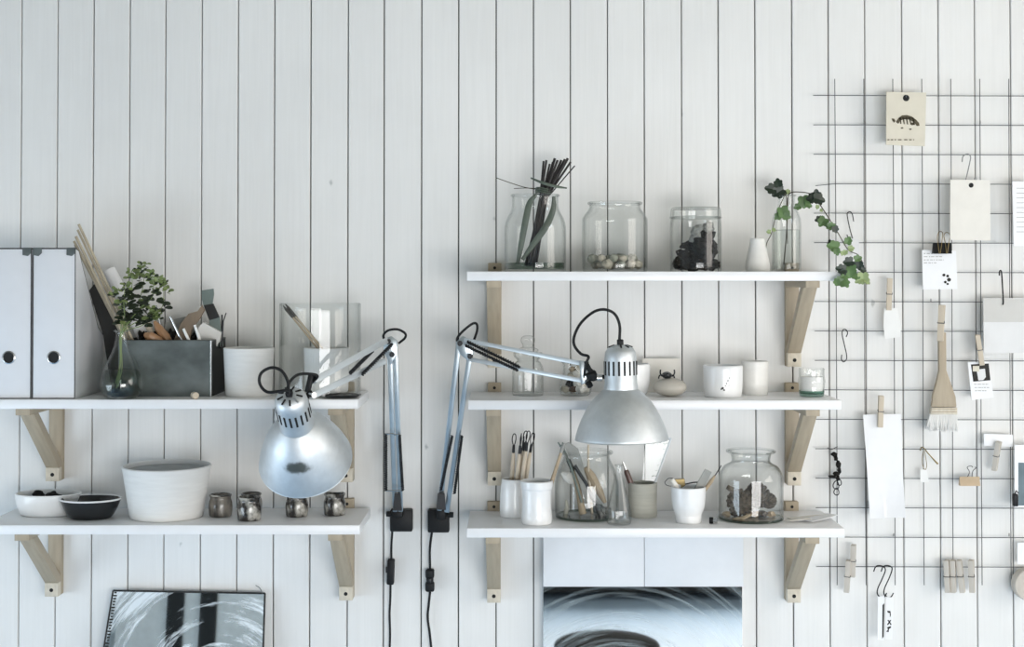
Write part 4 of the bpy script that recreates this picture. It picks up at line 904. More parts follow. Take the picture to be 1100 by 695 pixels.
# jar with pine cones
T, c10 = glassjar('glass_jar', 806, 0.112, Z_RB, [(31, 563.5), (33.8, 561), (34.2, 550), (34.2, 520), (33.4, 512), (29, 503), (21.5, 498), (20.4, 494), (22.0, 487), (25.0, 485)], 563.5, 'big glass jar holding the pine cones', 'glass jar', rim=1.4, mat=m_glass2)
for TT, cc, rr in ((T, c10, 33.2), (None, c8, 32.4)):
    g = G(); k = mpp(.1); g.tube([cc + Vector((rr * k * math.cos(a), rr * k * math.sin(a), .0028)) for a in [2 * math.pi * i / 64 for i in range(64)]], .0026, 8, closed=True); obj('thick_base', g, m_waterd, TT or T8)
def cone(c, rx, rz, tilt, seed, label):
    g = G(); Rm = Matrix.Rotation(tilt, 3, 'Y') @ Matrix.Rotation(0.5, 3, 'X'); g.blob(c, (rx * .78, rx * .78, rz * .82), seed, 0.1, 3, rot=Rm)
    n = 80
    for i in range(n):
        t = (i + .5) / n; th = math.acos(1 - 2 * t * .97); a = i * 2.39996
        d = Vector((math.sin(th) * math.cos(a), math.sin(th) * math.sin(a), math.cos(th)))
        p = Vector((d.x * rx, d.y * rx, d.z * rz)) * .86; s = .0048 * (0.6 + .6 * math.sin(th))
        x, y, z = basis(d + Vector((0, 0, .5)))
        Q = Rm @ Matrix((x, y, z)).transposed()
        g.blob(c + Rm @ p, (s, s * .6, s * .75), i, .2, 1, rot=Q)
    solo('pine_cone', g, m_cone, label, 'pine cone', c, 'pine cones in the jar')
cone(W(795.5, 540, .125) , .031, .029, .6, 1, 'front pine cone in the big jar')
cone(W(814, 532, .085), .0265, .031, -.7, 2, 'pine cone lying behind the front one in the big jar')
cone(W(826, 538, .09), .015, .017, .2, 3, 'small pine cone at the right inside the big jar')
bar_tool('pine_twig', [(781, 523, .125), (788, 527, .13), (797, 534, .13)], [2.5, 3.4, 3.0], m_cone, 'stubby brown twig above the front pine cone', 'twig')
bar_tool('pale_peg', [(787, 558, .14), (798, 557, .15), (806, 553, .15)], [1.4, 2.6, 1.6], m_handle, 'pale flat seed pod at the bottom of the pine cone jar', 'seed pod')
for i, (x, y) in enumerate([(781, 557), (790, 555), (812, 557), (820, 556), (828, 556), (816, 551), (804, 558)]):
    p = W(x, y, .115); p.z = Z_RB + .0105; g = G(); g.blob(p, (.009, .009, .0055), i, .5, 3); solo('cone_scale', g, m_cone if i % 2 else m_handle, 'loose cone scrap on the bottom of the pine cone jar', 'cone scrap', p, 'scraps in the pine cone jar')
# loose strips of paper at the shelf end
for i, (x, d_, L, wd, an, lift) in enumerate([(866, .10, .085, .020, 20, 0), (872, .12, .095, .016, 32, .0012), (862, .14, .075, .013, 12, .0024), (880, .135, .080, .026, 38, .0036), (858, .155, .05, .010, 20, .0048)]):
    c = at(x, d_, Z_RB + .0008 + lift); g = G(); Rz = Matrix.Rotation(R(an), 3, 'Z')
    def fn(u, v, c=c, L=L, wd=wd, Rz=Rz, i=i): return c + Rz @ Vector(((u - .5) * L, (v - .5) * wd, .003 * u * u * (i % 2 + .4))), Vector((0, 0, 1))
    g.sheet(fn, 8, 2, .0009); solo('paper_strip', g, m_paper if i % 2 else m_paperw, 'loose paper strip in the fan of papers at the bottom shelf end', 'paper strip', c, 'paper strips at the bottom shelf end', smooth_=False)

# ---------------------------------------------------------------- clamp lamps
def flat_bar(g, a, b, w, t, side=Vector((0, -1, 0))):
    u = (b - a).normalized(); s = u.cross(side).normalized(); n = s.cross(u).normalized(); L = (b - a).length
    g.box((a + b) / 2, (w, t, L), rot=Matrix((s, n, u)).transposed(), bev=min(w, t) * .18)
def spring(g, a, b, r, turns=26):
    x, y, z = basis(b - a); L = (b - a).length; n = turns * 8
    g.tube([a + z * (L * i / n) + (x * math.cos(i * 2 * math.pi / 8) + y * math.sin(i * 2 * math.pi / 8)) * r for i in range(n + 1)], r * .34, 5)
    g.tube([a, b], r * .72, 8)
SHADE = [(.0005, .0825), (.012, .082), (.0235, .077), (.0292, .068), (.0305, .056), (.0310, .010), (.0322, .004), (.0322, -.004)]
BELL = [(.0324, -.002), (.037, -.006), (.049, -.018), (.062, -.036), (.074, -.060), (.082, -.081), (.0875, -.100), (.0885, -.106)]
def lamp_head(T, o, ax, spot, bs=0.90):
    """o = seam between socket housing and bell, ax = unit vector pointing up out of the housing"""
    g = G(); g.lathe(SHADE + [(.0300, -.004), (.0288, .010), (.028, .056), (.0005, .070)], o, 56, ax); h = obj('socket_housing', g, m_alu, T, angle=40)
    x, y, z = basis(Vector(ax))
    for i in range(18):
        a = 2 * math.pi * (i + .5) / 18; dr = x * math.cos(a) + y * math.sin(a); ta = z.cross(dr)
        g = G(); g.box(o + dr * .0306 + z * .0385, (.0040, .0022, .027), rot=Matrix((ta, dr, z)).transposed(), bev=.001); obj('vent_slot', g, m_hole, h)
    for i in range(9):
        a = 2 * math.pi * i / 9; dr = x * math.cos(a) + y * math.sin(a); ta = z.cross(dr); dn = (dr * .9 - z * .30).normalized(); nn = ta.cross(dn)
        g = G(); g.box(o + dr * .0178 + z * .0800, (.0034, .0120, .0022), rot=Matrix((ta, dn, nn)).transposed(), bev=.0008); obj('vent_slot', g, m_hole, h)
    bell = [(r, hh * bs) for r, hh in rounded(BELL, 4)]; inner = [(r - .0014, hh - .0006) for r, hh in reversed(bell)]
    g.lathe(bell + [(.0895, -.1075 * bs), (.0880, -.1080 * bs)] + inner, o, 72, ax); obj('shade', g, M_shade('silver_shade', spot), T, angle=50)
    g = G(); g.box(o + z * .086, (.012, .012, .013), rot=Matrix((x, y, z)).transposed(), bev=.0015); obj('cable_gland', g, m_black, T)
    g = G(); g.blob(o - z * .045, (.028, .028, .034), 1, 0, 3); obj('bulb', g, m_ceram, T)

def wall_clamp(T, x0, x1, y0, y1):
    g = G(); a, b = W(x0, y0, .02), W(x1, y1, .02)
    g.box(((a.x + b.x) / 2, -.012, (a.z + b.z) / 2), (b.x - a.x, .0238, a.z - b.z), bev=.003)
    br = obj('wall_bracket', g, m_black, T)
    return a, b
def cable(T, pts, r=.0026, name='cable', mat=None):
    g = G(); g.curve(pts, r, 8, 8); return obj(name, g, mat or m_black, T)

# right lamp
T = thing('work_lamp', 'silver work lamp with an upright shade before the right shelves', 'lamp', W(471.5, 560, .012), 'silver work lamps')
wall_clamp(T, 459.5, 482.5, 547.5, 572)
g = G(); c = W(474, 552, .035); g.box(c, (.020, .026, .022), bev=.003); g.lathe([(.0005, 0), (.006, 0), (.006, .012), (.0005, .012)], W(483, 553, .035) + Vector((-.004, 0, 0)), 16, (1, 0, 0)); obj('pivot', g, m_black, T)
jd = .15
g = G(); flat_bar(g, W(472, 548, .045), W(493, 367, jd), .0106, .007); obj('lower_arm', g, m_arm, T)
g = G(); flat_bar(g, W(480, 550, .045), W(505, 380, jd), .0106, .007); obj('lower_arm', g, m_arm, T)
g = G(); a_ = W(474, 541, .06); g.prism([(-.010, -.012), (.010, -.012), (.007, .022), (-.007, .022)], .006, a_); obj('arm_shoe', g, m_spring, T)
for (x0, y0, x1, y1) in ((485.6, 468, 473.5, 526), (496, 468, 488, 530)):
    g = G(); spring(g, W(x0, y0, .115), W(x1, y1, .072), .003); obj('spring', g, m_spring, T)
g = G(); P = [W(x, y, jd + .004) for x, y in [(489, 368), (497, 361), (507, 366), (509, 380), (503, 388), (494, 380)]]; o0 = P[0]
g.prism([(q.x - o0.x, q.z - o0.z) for q in P][::-1], .010, (o0.x, -jd + .004, o0.z), bev=.002)
for (x, y) in ((494, 369), (505, 383)): g.lathe([(.0005, .004), (.005, .004), (.0055, 0), (.0055, -.016), (.0005, -.016)], W(x, y, jd + .014), 16, (0, -1, 0), mi=1)
obj('elbow', g, [m_arm, m_spring], T)
ed = .315
g = G(); flat_bar(g, W(499, 365, jd + .012), W(627, 391, ed), .0085, .007); obj('upper_arm', g, m_arm2, T)
g = G(); flat_bar(g, W(505, 386, jd + .012), W(626, 409, ed), .0082, .007); obj('upper_arm', g, m_arm2, T)
for (x0, y0, x1, y1, dd) in ((502, 367, 558, 394, .008), (500, 371, 556, 397.5, .016)):
    g = G(); spring(g, W(x0, y0, jd + .012 + dd), W(x1, y1, .232 + dd), .0031, 22); obj('spring', g, m_spring, T)
g = G(); P = [W(x, y, ed) for x, y in [(622, 387), (630, 388), (631, 411), (624, 413)]]; o0 = P[0]
g.prism([(q.x - o0.x, q.z - o0.z) for q in P][::-1], .010, (o0.x, -ed + .004, o0.z), bev=.0015); obj('head_plate', g, m_arm, T)
g = G(); g.tube([W(629, 388, ed + .004), W(633, 397, ed + .006), W(640, 403, ed + .01)], [.004, .005, .004], 8); g.blob(W(636, 404, ed + .008), (.012, .010, .010), 2, .3, 3)
g.tube([W(636, 404, ed + .008), W(650, 405, ed + .015)], [.004, .004], 8); g.lathe([(.0005, 0), (.006, 0), (.006, .009), (.0005, .009)], W(632, 411, ed + .012), 12, (0.4, -.6, -.7)); obj('head_joint', g, m_black, T)
g = G(); g.lathe([(.0005, 0), (.0062, 0), (.0062, .010), (.0005, .010)], W(641, 406, ed + .014), 16, (1, 0, 0)); obj('joint_knob', g, m_chrome, T)
hd = .335; o = W(667, 417, hd)
lamp_head(T, o, (-.015, 0, 1), (9, 9, 9))
cable(T, [W(626, 412, ed), W(630, 390, ed + .012), W(632, 383, ed + .012), (W(624, 380, ed + .012)), W(617, 371, ed + .013), W(617, 361, ed + .014), W(624, 347, ed + .016), W(637, 335.5, hd), W(649, 332.5, hd), W(660, 337, hd), W(665.5, 349, hd), W(665.5, 364, hd), W(665.5, 371, hd)], .0028)
cable(T, [W(493, 372, jd), W(491, 364, jd + .002), W(497, 356, jd + .004), W(507, 348, jd + .004), W(512, 348, jd + .004), W(512.5, 355, jd + .006), W(509, 366, jd + .010)], .0026)
cable(T, [W(464, 571, .016), W(461.8, 590, .014), W(462, 614, .012)], .0026)
g = G(); g.box(W(461.8, 616, .012), (.0185, .018, .020), bev=.0045, seg=3); g.box(W(461.8, 630, .012), (.0195, .018, .021), bev=.0045, seg=3); g.box(W(461.8, 623, .012), (.015, .016, .024), bev=.004); sw = obj('cord_switch', g, m_black, T)
g = G(); g.box(W(461.5, 624, .0235), (.006, .004, .010), bev=.001); obj('switch_key', g, m_spring, sw)
cable(T, [W(462, 636, .012), W(460.5, 650, .010), W(459.5, 664, .010), W(462, 684, .010), W(463.5, 706, .010), W(463, 760, .010), W(462, 900, .010), W(462, 1030, .010)], .0026)

# left lamp
T = thing('work_lamp', 'silver work lamp with its shade tilted before the left shelves', 'lamp', W(430.5, 559, .012), 'silver work lamps')
wall_clamp(T, 419, 443, 547.5, 571)
g = G(); g.box(W(427, 551, .035), (.024, .026, .016), bev=.003); g.lathe([(.0005, 0), (.0055, 0), (.0062, .006), (.0055, .012), (.0005, .012)], W(421, 552, .036), 16, (-1, 0, 0)); obj('pivot', g, m_black, T)
jd = .14
g = G(); flat_bar(g, W(424.5, 549, .045), W(418.5, 372, jd), .0102, .007); obj('lower_arm', g, m_arm, T)
g = G(); flat_bar(g, W(430.5, 549, .045), W(424.5, 372, jd + .002), .0102, .007); obj('lower_arm', g, m_arm, T)
g = G(); a_ = W(427, 541, .06); g.prism([(-.010, -.014), (.010, -.014), (.006, .022), (-.006, .022)], .006, a_); obj('arm_shoe', g, m_spring, T)
for (x0, y0, x1, y1) in ((414.3, 466, 414.5, 527), (429, 467, 432.5, 527)):
    g = G(); spring(g, W(x0, y0, .105), W(x1, y1, .07), .003); obj('spring', g, m_spring, T)
    for q in ((x0, y0, .105), (x1, y1, .07)):
        g = G(); g.tube([W(*q), W(423 + (q[1] - 466) * .05, q[1], q[2])], .0018, 6); obj('spring_pin', g, m_chrome, T)
g = G(); P = [W(x, y, jd + .004) for x, y in [(411, 365), (420, 361), (427, 366), (427, 380), (420, 392), (413, 380)]]; o0 = P[0]
g.prism([(q.x - o0.x, q.z - o0.z) for q in P][::-1], .010, (o0.x, -jd + .004, o0.z), bev=.002)
for (x, y) in ((417, 367), (421, 381)): g.lathe([(.0005, .004), (.005, .004), (.0055, 0), (.0055, -.016), (.0005, -.016)], W(x, y, jd + .014), 16, (0, -1, 0), mi=1)
obj('elbow', g, [m_arm, m_spring], T)
ed = .375
g = G(); flat_bar(g, W(416, 365.5, jd + .012), W(337, 409, ed), .0122, .008); obj('upper_arm', g, m_arm2, T)
g = G(); flat_bar(g, W(413, 388, jd + .012), W(334, 426, ed), .0122, .008); obj('upper_arm', g, m_arm2, T)
for (x0, y0, x1, y1, da, db) in ((401, 376, 376, 401, .20, .275), (421, 370, 389, 402.5, .17, .245)):
    g = G(); spring(g, W(x0, y0, da), W(x1, y1, db), .0033, 18); obj('spring', g, m_spring, T)
g = G(); g.box(W(332.5, 411, ed + .006), (.010, .012, .036), rot=Matrix.Rotation(R(12), 3, 'Y'), bev=.002); g.tube([W(334, 407, ed), W(340, 404, ed)], [.004, .003], 8); g.tube([W(333, 420, ed + .006), W(326, 434, ed + .03)], [.0045, .0045], 8); obj('head_joint', g, m_black, T)
g = G(); g.lathe([(.0005, 0), (.006, 0), (.006, .010), (.0005, .010)], W(334, 424, ed + .012), 16, (.7, -.7, 0)); obj('joint_knob', g, m_chrome, T)
ax = Vector((-.045, -.70, .70)).normalized(); top = W(311, 424, .452); o = top - ax * .0825
ctr = ORG[T.name]
sp = W(322, 497, .40) - ctr
# put the worn patch on the bell: walk from the seam down the camera side of the bell
x_, y_, z_ = basis(ax)
front = (Vector((0, -1, 0)) - ax * Vector((0, -1, 0)).dot(ax)).normalized()
lamp_head(T, o, tuple(ax), tuple((o - ax * .044 + Vector((-.002, 0, 0)) + front * .070) - ctr), 1.02)
cable(T, [W(334, 412, ed), W(341, 404, ed + .01), W(331, 401.5, .40), (W(319, 403, .43)), W(311, 411, .46), W(309, 421, .47), top - ax * .002], .0028)
cable(T, [top - ax * .002, W(309.5, 419, .475), W(302, 420, .478), W(287, 421, .478), W(279, 412, .476), W(280.5, 401, .474), (W(291, 395, .472)), W(302, 398, .47), W(309, 409, .468), W(310, 420, .468)], .0028)
cable(T, [W(413, 366, jd), W(412, 360, jd + .004), W(417, 355, jd + .006), W(427, 353.8, jd + .006), W(435, 358, jd + .006), W(435, 363, jd + .006), W(428, 369, jd + .008)], .0026)
cable(T, [W(421.5, 570, .016), W(420.5, 585, .014), W(420.3, 600, .012)], .0024)
g = G(); g.box(W(419.8, 614, .012), (.0155, .016, .054), rot=Matrix.Rotation(R(2), 3, 'Y'), bev=.003); sw = obj('cord_switch', g, m_black, T)
g = G(); g.box(W(415.5, 612, .012), (.004, .008, .012), bev=.001); obj('switch_key', g, m_spring, sw)
cable(T, [W(419.5, 627, .012), W(419.3, 642, .010), W(418.5, 660, .010), W(419, 680, .010), W(418.5, 706, .010), W(419, 760, .010), W(420, 900, .010), W(420, 1030, .010)], .0024)

# ---------------------------------------------------------------- wire grid and what hangs on it
GD = .016
def build_grid():
    T = thing('wire_grid', 'dark wire grid fixed to the boards at the right', 'wire grid', W(1010, 620, GD))
    r = random.Random(2)
    for i in range(9):
        x0 = 896.7 + 31.15 * i; a, b = W(x0, 84.7, GD), W(x0 + 2.6, 628.5, GD)
        g = G(); g.tube([a, a.lerp(b, .35) + Vector((r.uniform(-.001, .001), 0, 0)), a.lerp(b, .7) + Vector((r.uniform(-.001, .001), 0, 0)), b], .0009, 6); obj('upright_wire', g, m_steel, T)
    for i in range(17):
        y0 = 102.5 + 31.63 * i; a = W(873.5 + i * .2, y0, GD + .0018); b = W(1168, y0 + .8, GD + .0018)
        pts = [a, W(897, y0, GD + .0018), W(1000, y0 + .4, GD + .0018), b]
        if i == 3: pts[0] = W(876, 199.5, GD + .002); pts[1] = W(897, 197.4, GD + .0018)
        g = G(); g.tube(pts, .0009, 6); obj('cross_wire', g, m_steel, T)
    for (x, y) in ((928, 134), (1053, 134), (960, 577), (1084, 577), (1000, 325)):
        g = G(); g.curve([W(x, y - 1, 0.0022), W(x, y - 1, GD * .6), W(x, y - 2.5, GD + .003), W(x, y - 4, GD + .001)], .0009, 6, 4); obj('wall_hook', g, m_steel, T)
build_grid()

def card(name, poly, d, t, mat, label, cat, tilt=0.0, parts=(), group=None):
    """hanging card: pixel polygon at depth d (its face), parts = list of (name, [polys], mat) printed or stuck on its face"""
    P = [W(x, y, d) for x, y in poly]; o = P[0]
    root = thing(name, label, cat, sum(P, Vector()) / len(P), group)
    g = G(); g.prism([(q.x - o.x, q.z - o.z) for q in P][::-1], t, (o.x, -d + t, o.z)); obj('sheet', g, mat, root, smooth_=False)
    for ii, (nm, polys, mt) in enumerate(parts):
        g = G(); e = d + .0002 + .00035 * ii
        for pl in polys:
            Q = [W(x, y, e) for x, y in pl]; o2 = Q[0]
            g.prism([(q.x - o2.x, q.z - o2.z) for q in Q][::-1], .0005 + .0003 * ii, (o2.x, -e + .0002 + .0003 * ii, o2.z))
        obj(nm, g, mt, root, smooth_=False)
    return root
def rect(x0, y0, x1, y1): return [(x0, y0), (x1, y0), (x1, y1), (x0, y1)]
def circ(x, y, r, n=14, ry=None): return [(x + r * math.cos(2 * math.pi * i / n), y + (ry or r) * math.sin(2 * math.pi * i / n)) for i in range(n)]
def dashes(x0, x1, y, h, seed, gap=1.2):
    r = random.Random(seed); out = []; x = x0
    while x < x1:
        w = r.uniform(1.2, 4.0); out.append(rect(x, y, min(x + w, x1), y + h)); x += w + gap * r.uniform(.6, 1.3)
    return out
fish = [[(962.5, 131), (965, 127), (969, 124), (974, 123.6), (979, 125), (984, 128.5), (987.2, 132), (987.8, 135), (985, 135.4), (982, 131.5), (977, 128.6), (971, 128), (967, 129.6), (965, 133)],
        [(958, 127.2), (960.5, 127.6), (962, 130), (960.5, 131.8), (958.6, 129.6)]]
stripes = [[(966 + i * 3.4, 126), (967.6 + i * 3.4, 126), (968.4 + i * 3.6, 133 + i * .3), (967.2 + i * 3.6, 133 + i * .3)] for i in range(5)]
fins = [circ(969, 137.4, 1.4, 8, .8), circ(978, 138.8, 1.4, 8, .8), [(978, 132), (982, 131.4), (983, 134), (979.5, 134.6)]]
card('fish_card', [(952.3, 98.6), (995, 99.5), (993.5, 157), (952, 155.5)], .044, .003, m_paperb, 'buff card with a striped fish print at the top of the grid', 'card',
     parts=[('hole', [circ(973.4, 105.3, 3.5)], m_hole), ('fish_print', fish + stripes + fins, m_inkb), ('caption', dashes(953.5, 982, 149.6, 1.0, 4, 2.5), m_inkb)])
g = G(); g.curve([W(973.4, 103, GD + .003), W(973.4, 103.5, .03), W(973.4, 104, .046), W(973.4, 102, .047)], .0012, 6, 4); solo('card_peg', g, m_steel, 'short wire peg through the hole of the fish card', 'peg', W(973.4, 103, .03))
card('cream_card', [(1021, 193), (1063.5, 193.5), (1064, 258.5), (1020.6, 257.6)], .052, .0022, m_paperw, 'blank cream card hanging from the silver hook', 'card', parts=[('hole', [circ(1043.2, 199, 2.6)], m_hole)])
card('lined_sheet', [(1087.5, 195), (1112, 195), (1112, 264.5), (1089, 264.3)], .048, .002, m_paper, 'white lined sheet cut off by the right photo edge', 'paper sheet', parts=[('ruled_lines', [rect(1092, 202 + i * 5.2, 1109, 202.5 + i * 5.2) for i in range(10)], m_inkg)])
card('printed_note', [(990.5, 268.5), (1027, 269.5), (1028.5, 310.5), (991.5, 311)], .040, .0018, m_paper, 'white printed note held by the black binder clip', 'note',
     parts=[('text', dashes(992.5, 1010, 272, .7, 1) + dashes(992.5, 1012, 275.4, .7, 2) + dashes(992.5, 1014, 278.8, .7, 3) + dashes(992.5, 1006, 282, .7, 6), m_inkg), ('picture', [circ(1014, 295.5, 1.6, 8), circ(1018, 296.5, 1.5, 8), circ(1019.5, 300.5, 2.1, 8), circ(1015.5, 303, 1.4, 8), circ(1018, 305, 1.2, 8)], m_ink)])
card('grey_card', [(1056, 320.5), (1116, 320), (1116, 379), (1057, 379.5)], .046, .002, m_paperg, 'large pale grey card on a black hook at the right edge', 'card', parts=[('hole', [circ(1077.6, 327, 2.0)], m_chrome), ('top_band', [rect(1056.4, 321, 1115, 346)], m_paperg2)])
card('photo_card', [(1039.5, 389), (1061.8, 388.4), (1067.5, 427), (1044, 430)], .042, .0015, m_paper, 'small photo card clipped by the pin under the grey card', 'card',
     parts=[('photo', [[(1043, 391.5), (1062, 390.5), (1064, 408.5), (1045.5, 410)]], m_ink), ('photo_figure', [[(1049, 397), (1058, 396), (1059, 405), (1056, 408.4), (1051, 408.6)]], m_paperg), ('photo_figure', [rect(1045, 393, 1052, 399)], m_paperb), ('text', dashes(1046.5, 1062, 412.5, .6, 11) + dashes(1047, 1062.5, 416, .6, 12) + dashes(1047.5, 1060, 419.5, .6, 13), m_inkg)])
# long creased white paper
P0 = [W(927, 445.5, .038), W(967.5, 444.5, .038), W(972.5, 556, .05), W(934.5, 557, .05)]
g = G()
def fn(u, v):
    top = P0[0].lerp(P0[1], u); bot = P0[3].lerp(P0[2], u); p = top.lerp(bot, v)
    p.y += -.006 * math.sin(u * 3 + v * 4) * v - .004 * max(0, v - .72) * (1 if u < .5 else -.5) * 4
    return p, Vector((0, -1, 0))
g.sheet(fn, 12, 24, .0009); solo('paper_sheet', g, m_paper, 'long blank white paper strip hanging from a clothes pin', 'paper sheet', W(950, 450, .038), angle=20)
card('tissue_tag', [(950, 331), (964, 331), (968, 350), (967, 362), (951, 364), (949, 350)], .034, .0008, m_thin, 'thin white tissue tag under the single clothes pin', 'paper tag')
card('blue_postcard', [(1090, 478), (1118, 478), (1118, 545), (1090, 545)], .044, .002, m_paper, 'postcard with a blue grey block at the right photo edge', 'postcard', parts=[('print', [rect(1094, 497, 1116, 543)], m_photo)])
card('paper_slip', [(1057, 466), (1088, 467), (1088, 480), (1057, 479)], .026, .0012, m_paper, 'small white slip behind the tilted clothes pin', 'paper slip')
card('grey_strip', [(914.5, 256), (922.5, 257), (923.5, 276), (915.5, 276)], .030, .0012, m_paperg, 'little pale grey strip hanging beside the ivy', 'paper strip')

# clothes pins (one built, the others copied)
def make_pin(mat_name, mat):
    T = thing('clothes_pin', 'x', 'clothes pin', (0, 0, 0)); L = .068; w = .0105
    for s in (-1, 1):
        prof = [(0.0, -L * .5), (s * .0062, -L * .5), (s * .0070, -L * .2), (s * .0072, L * .1), (s * .0100, L * .5), (s * .0045, L * .5), (s * .0008, L * .06), (s * .0008, -L * .30)]
        if s > 0: prof = prof[::-1]
        g = G(); g.prism(prof, w, (-w / 2, 0, 0), (0, 1, 0), (0, 0, 1), bev=.0005); obj('prong', g, mat, T, smooth_=False)
    g = G(); c = Vector((0, 0, L * .02))
    g.tube([Vector((-.0060 + .012 * i / 40, .0026 * math.cos(i * 1.2), L * .02 + .0026 * math.sin(i * 1.2))) for i in range(41)], .0008, 5)
    g.tube([Vector((-.0058, -.0085, L * .0)), Vector((.0058, -.0085, L * .0))], .0008, 5); g.tube([Vector((-.0058, -.0085, 0)), Vector((-.0060, 0, L * .02))], .0008, 5); g.tube([Vector((.0058, -.0085, 0)), Vector((.006, 0, L * .02))], .0008, 5)
    obj('spring', g, m_steel, T)
    return T
pin0 = make_pin('pine', m_pin); pin1 = make_pin('grey', m_ping); used = {}
def pin(proto, px, py, d, roll, yaw, label, group=None, sc=1.0, up=True):
    p = W(px, py, d); o = proto if id(proto) not in used else dup(proto, p)
    used[id(proto)] = 1; o.location = p; o.rotation_euler = (0, roll if up else roll + math.pi, yaw); o['label'] = label; o['group'] = group or 'wooden clothes pins'; o.scale = (sc,) * 3
    return o
pin(pin0, 955.3, 316, .034, R(2), R(-12), 'single upright clothes pin holding the tissue tag')
pin(pin0, 1011, 347, .050, R(3), R(-25), 'clothes pin gripping the top of the wide brush', sc=1.12)
pin(pin0, 1052.5, 376, .046, R(-8), R(-15), 'clothes pin holding the small photo card', sc=.95)
pin(pin0, 946, 442, .044, R(2), R(-8), 'clothes pin on top of the long white paper', sc=.98)
pin(pin1, 1070.5, 490, .034, R(9), R(-35), 'tilted clothes pin biting the small white slip', sc=.92)
pin(pin1, 910.5, 619, .032, R(4), R(-20), 'lower clothes pin of the pair left of the black hooks')
pin(pin1, 916.3, 602.5, .032, R(2), R(-20), 'upper clothes pin of the pair left of the black hooks')
for i, (x, rl, l) in enumerate([(1017.5, -2, 'leftmost of four clothes pins in the row low on the grid'), (1024, -1, 'second from left of four clothes pins low on the grid'), (1032, -6, 'third of four clothes pins low on the grid, slightly tilted'), (1043.8, -2, 'clothes pin standing apart at the right of the row of four')]):
    pin(pin1, x, 619, .032, R(rl), R(-28), l, sc=1.0)

# hooks
def s_hook(pts, d, r, mat, label, group=None, cat='hook', dz=0.0):
    P = [W(x, y, d + dz * i) for i, (x, y) in enumerate(pts)]
    g = G(); g.curve(P, r, 8, 6); return solo('s_hook', g, mat, label, cat, P[len(P) // 2], group)
s_hook([(904.6, 359), (905.5, 354.5), (908.5, 354), (910.5, 357.5), (909, 362)][::-1] + [(904.8, 359.5), (907, 370), (909.4, 381), (909, 386.5), (906, 388.6), (903.9, 386), (904.2, 381)][1:], GD + .004, .0011, m_black, 'lone black wire hook hanging below the top shelf end', dz=.0002)
s_hook([(917, 238), (915.5, 230), (913, 227.5), (910.3, 229), (910.5, 234), (913, 246), (916, 257)], GD + .004, .0011, m_black, 'black wire hook hanging beside the trailing ivy')
s_hook([(912.5, 262), (911, 256), (909.8, 252)], GD + .006, .0011, m_black, 'short black wire hook end just behind the ivy stem')
s_hook([(1033.5, 174), (1034.5, 168), (1039, 165.5), (1042.5, 168), (1041.5, 176), (1039, 187), (1037.5, 195), (1040, 200), (1043.5, 200.5), (1046.5, 196), (1047, 191)], .050, .0012, m_hookg, 'silver hook carrying the blank cream card')
s_hook([(1073.5, 296), (1073.8, 291.5), (1075.2, 290.8), (1076, 294), (1077, 310), (1077.8, 324), (1077.2, 327.5)], .048, .0016, m_black, 'black hook carrying the large pale grey card')
def dbl(dx, l, d): return s_hook([(938.5 + dx, 614), (940.5 + dx, 609), (944.5 + dx, 607.5), (949.5 + dx, 609), (951, 613) if dx == 0 else (958, 613), (947.5 + dx * .9, 622), (943 + dx * .9, 632), (942.5 + dx * .9, 638), (946 + dx * .9, 641.5), (950 + dx * .9, 641), (952.5 + dx * .9, 637)], d, .0013, m_black, l, 'black hooks with label tags')
dbl(0, 'left black hook of the pair holding two white tags', .036); dbl(8, 'right black hook of the pair holding two white tags', .030)
T = card('label_tag', [(943.2, 641), (950, 640), (949.5, 688), (942.5, 687)], .040, .0012, m_paper, 'left white tag with a black stripe under the hooks', 'tag', parts=[('stripe', [[(948, 650), (950, 648), (949.2, 684), (947.6, 686)]], m_ink)])
T = card('label_tag', [(951.5, 641), (960, 642), (958.5, 687), (951, 686.5)], .034, .0012, m_paper, 'right white tag with handwritten black marks under the hooks', 'tag',
         parts=[('writing', [[(953, 656), (956.5, 656.5), (957, 661), (956, 663), (955.8, 658.5), (953.6, 658)], [(953.2, 666), (954.6, 666), (957.8, 671), (956.6, 671.4)], [(957.4, 666), (956.2, 666), (952.8, 671), (954, 671.4)], [(952.5, 674), (957, 672.6), (957.2, 674.2), (955, 675.6), (954.6, 679), (951.8, 678.4), (953.6, 677), (953.6, 675)]], m_ink)])
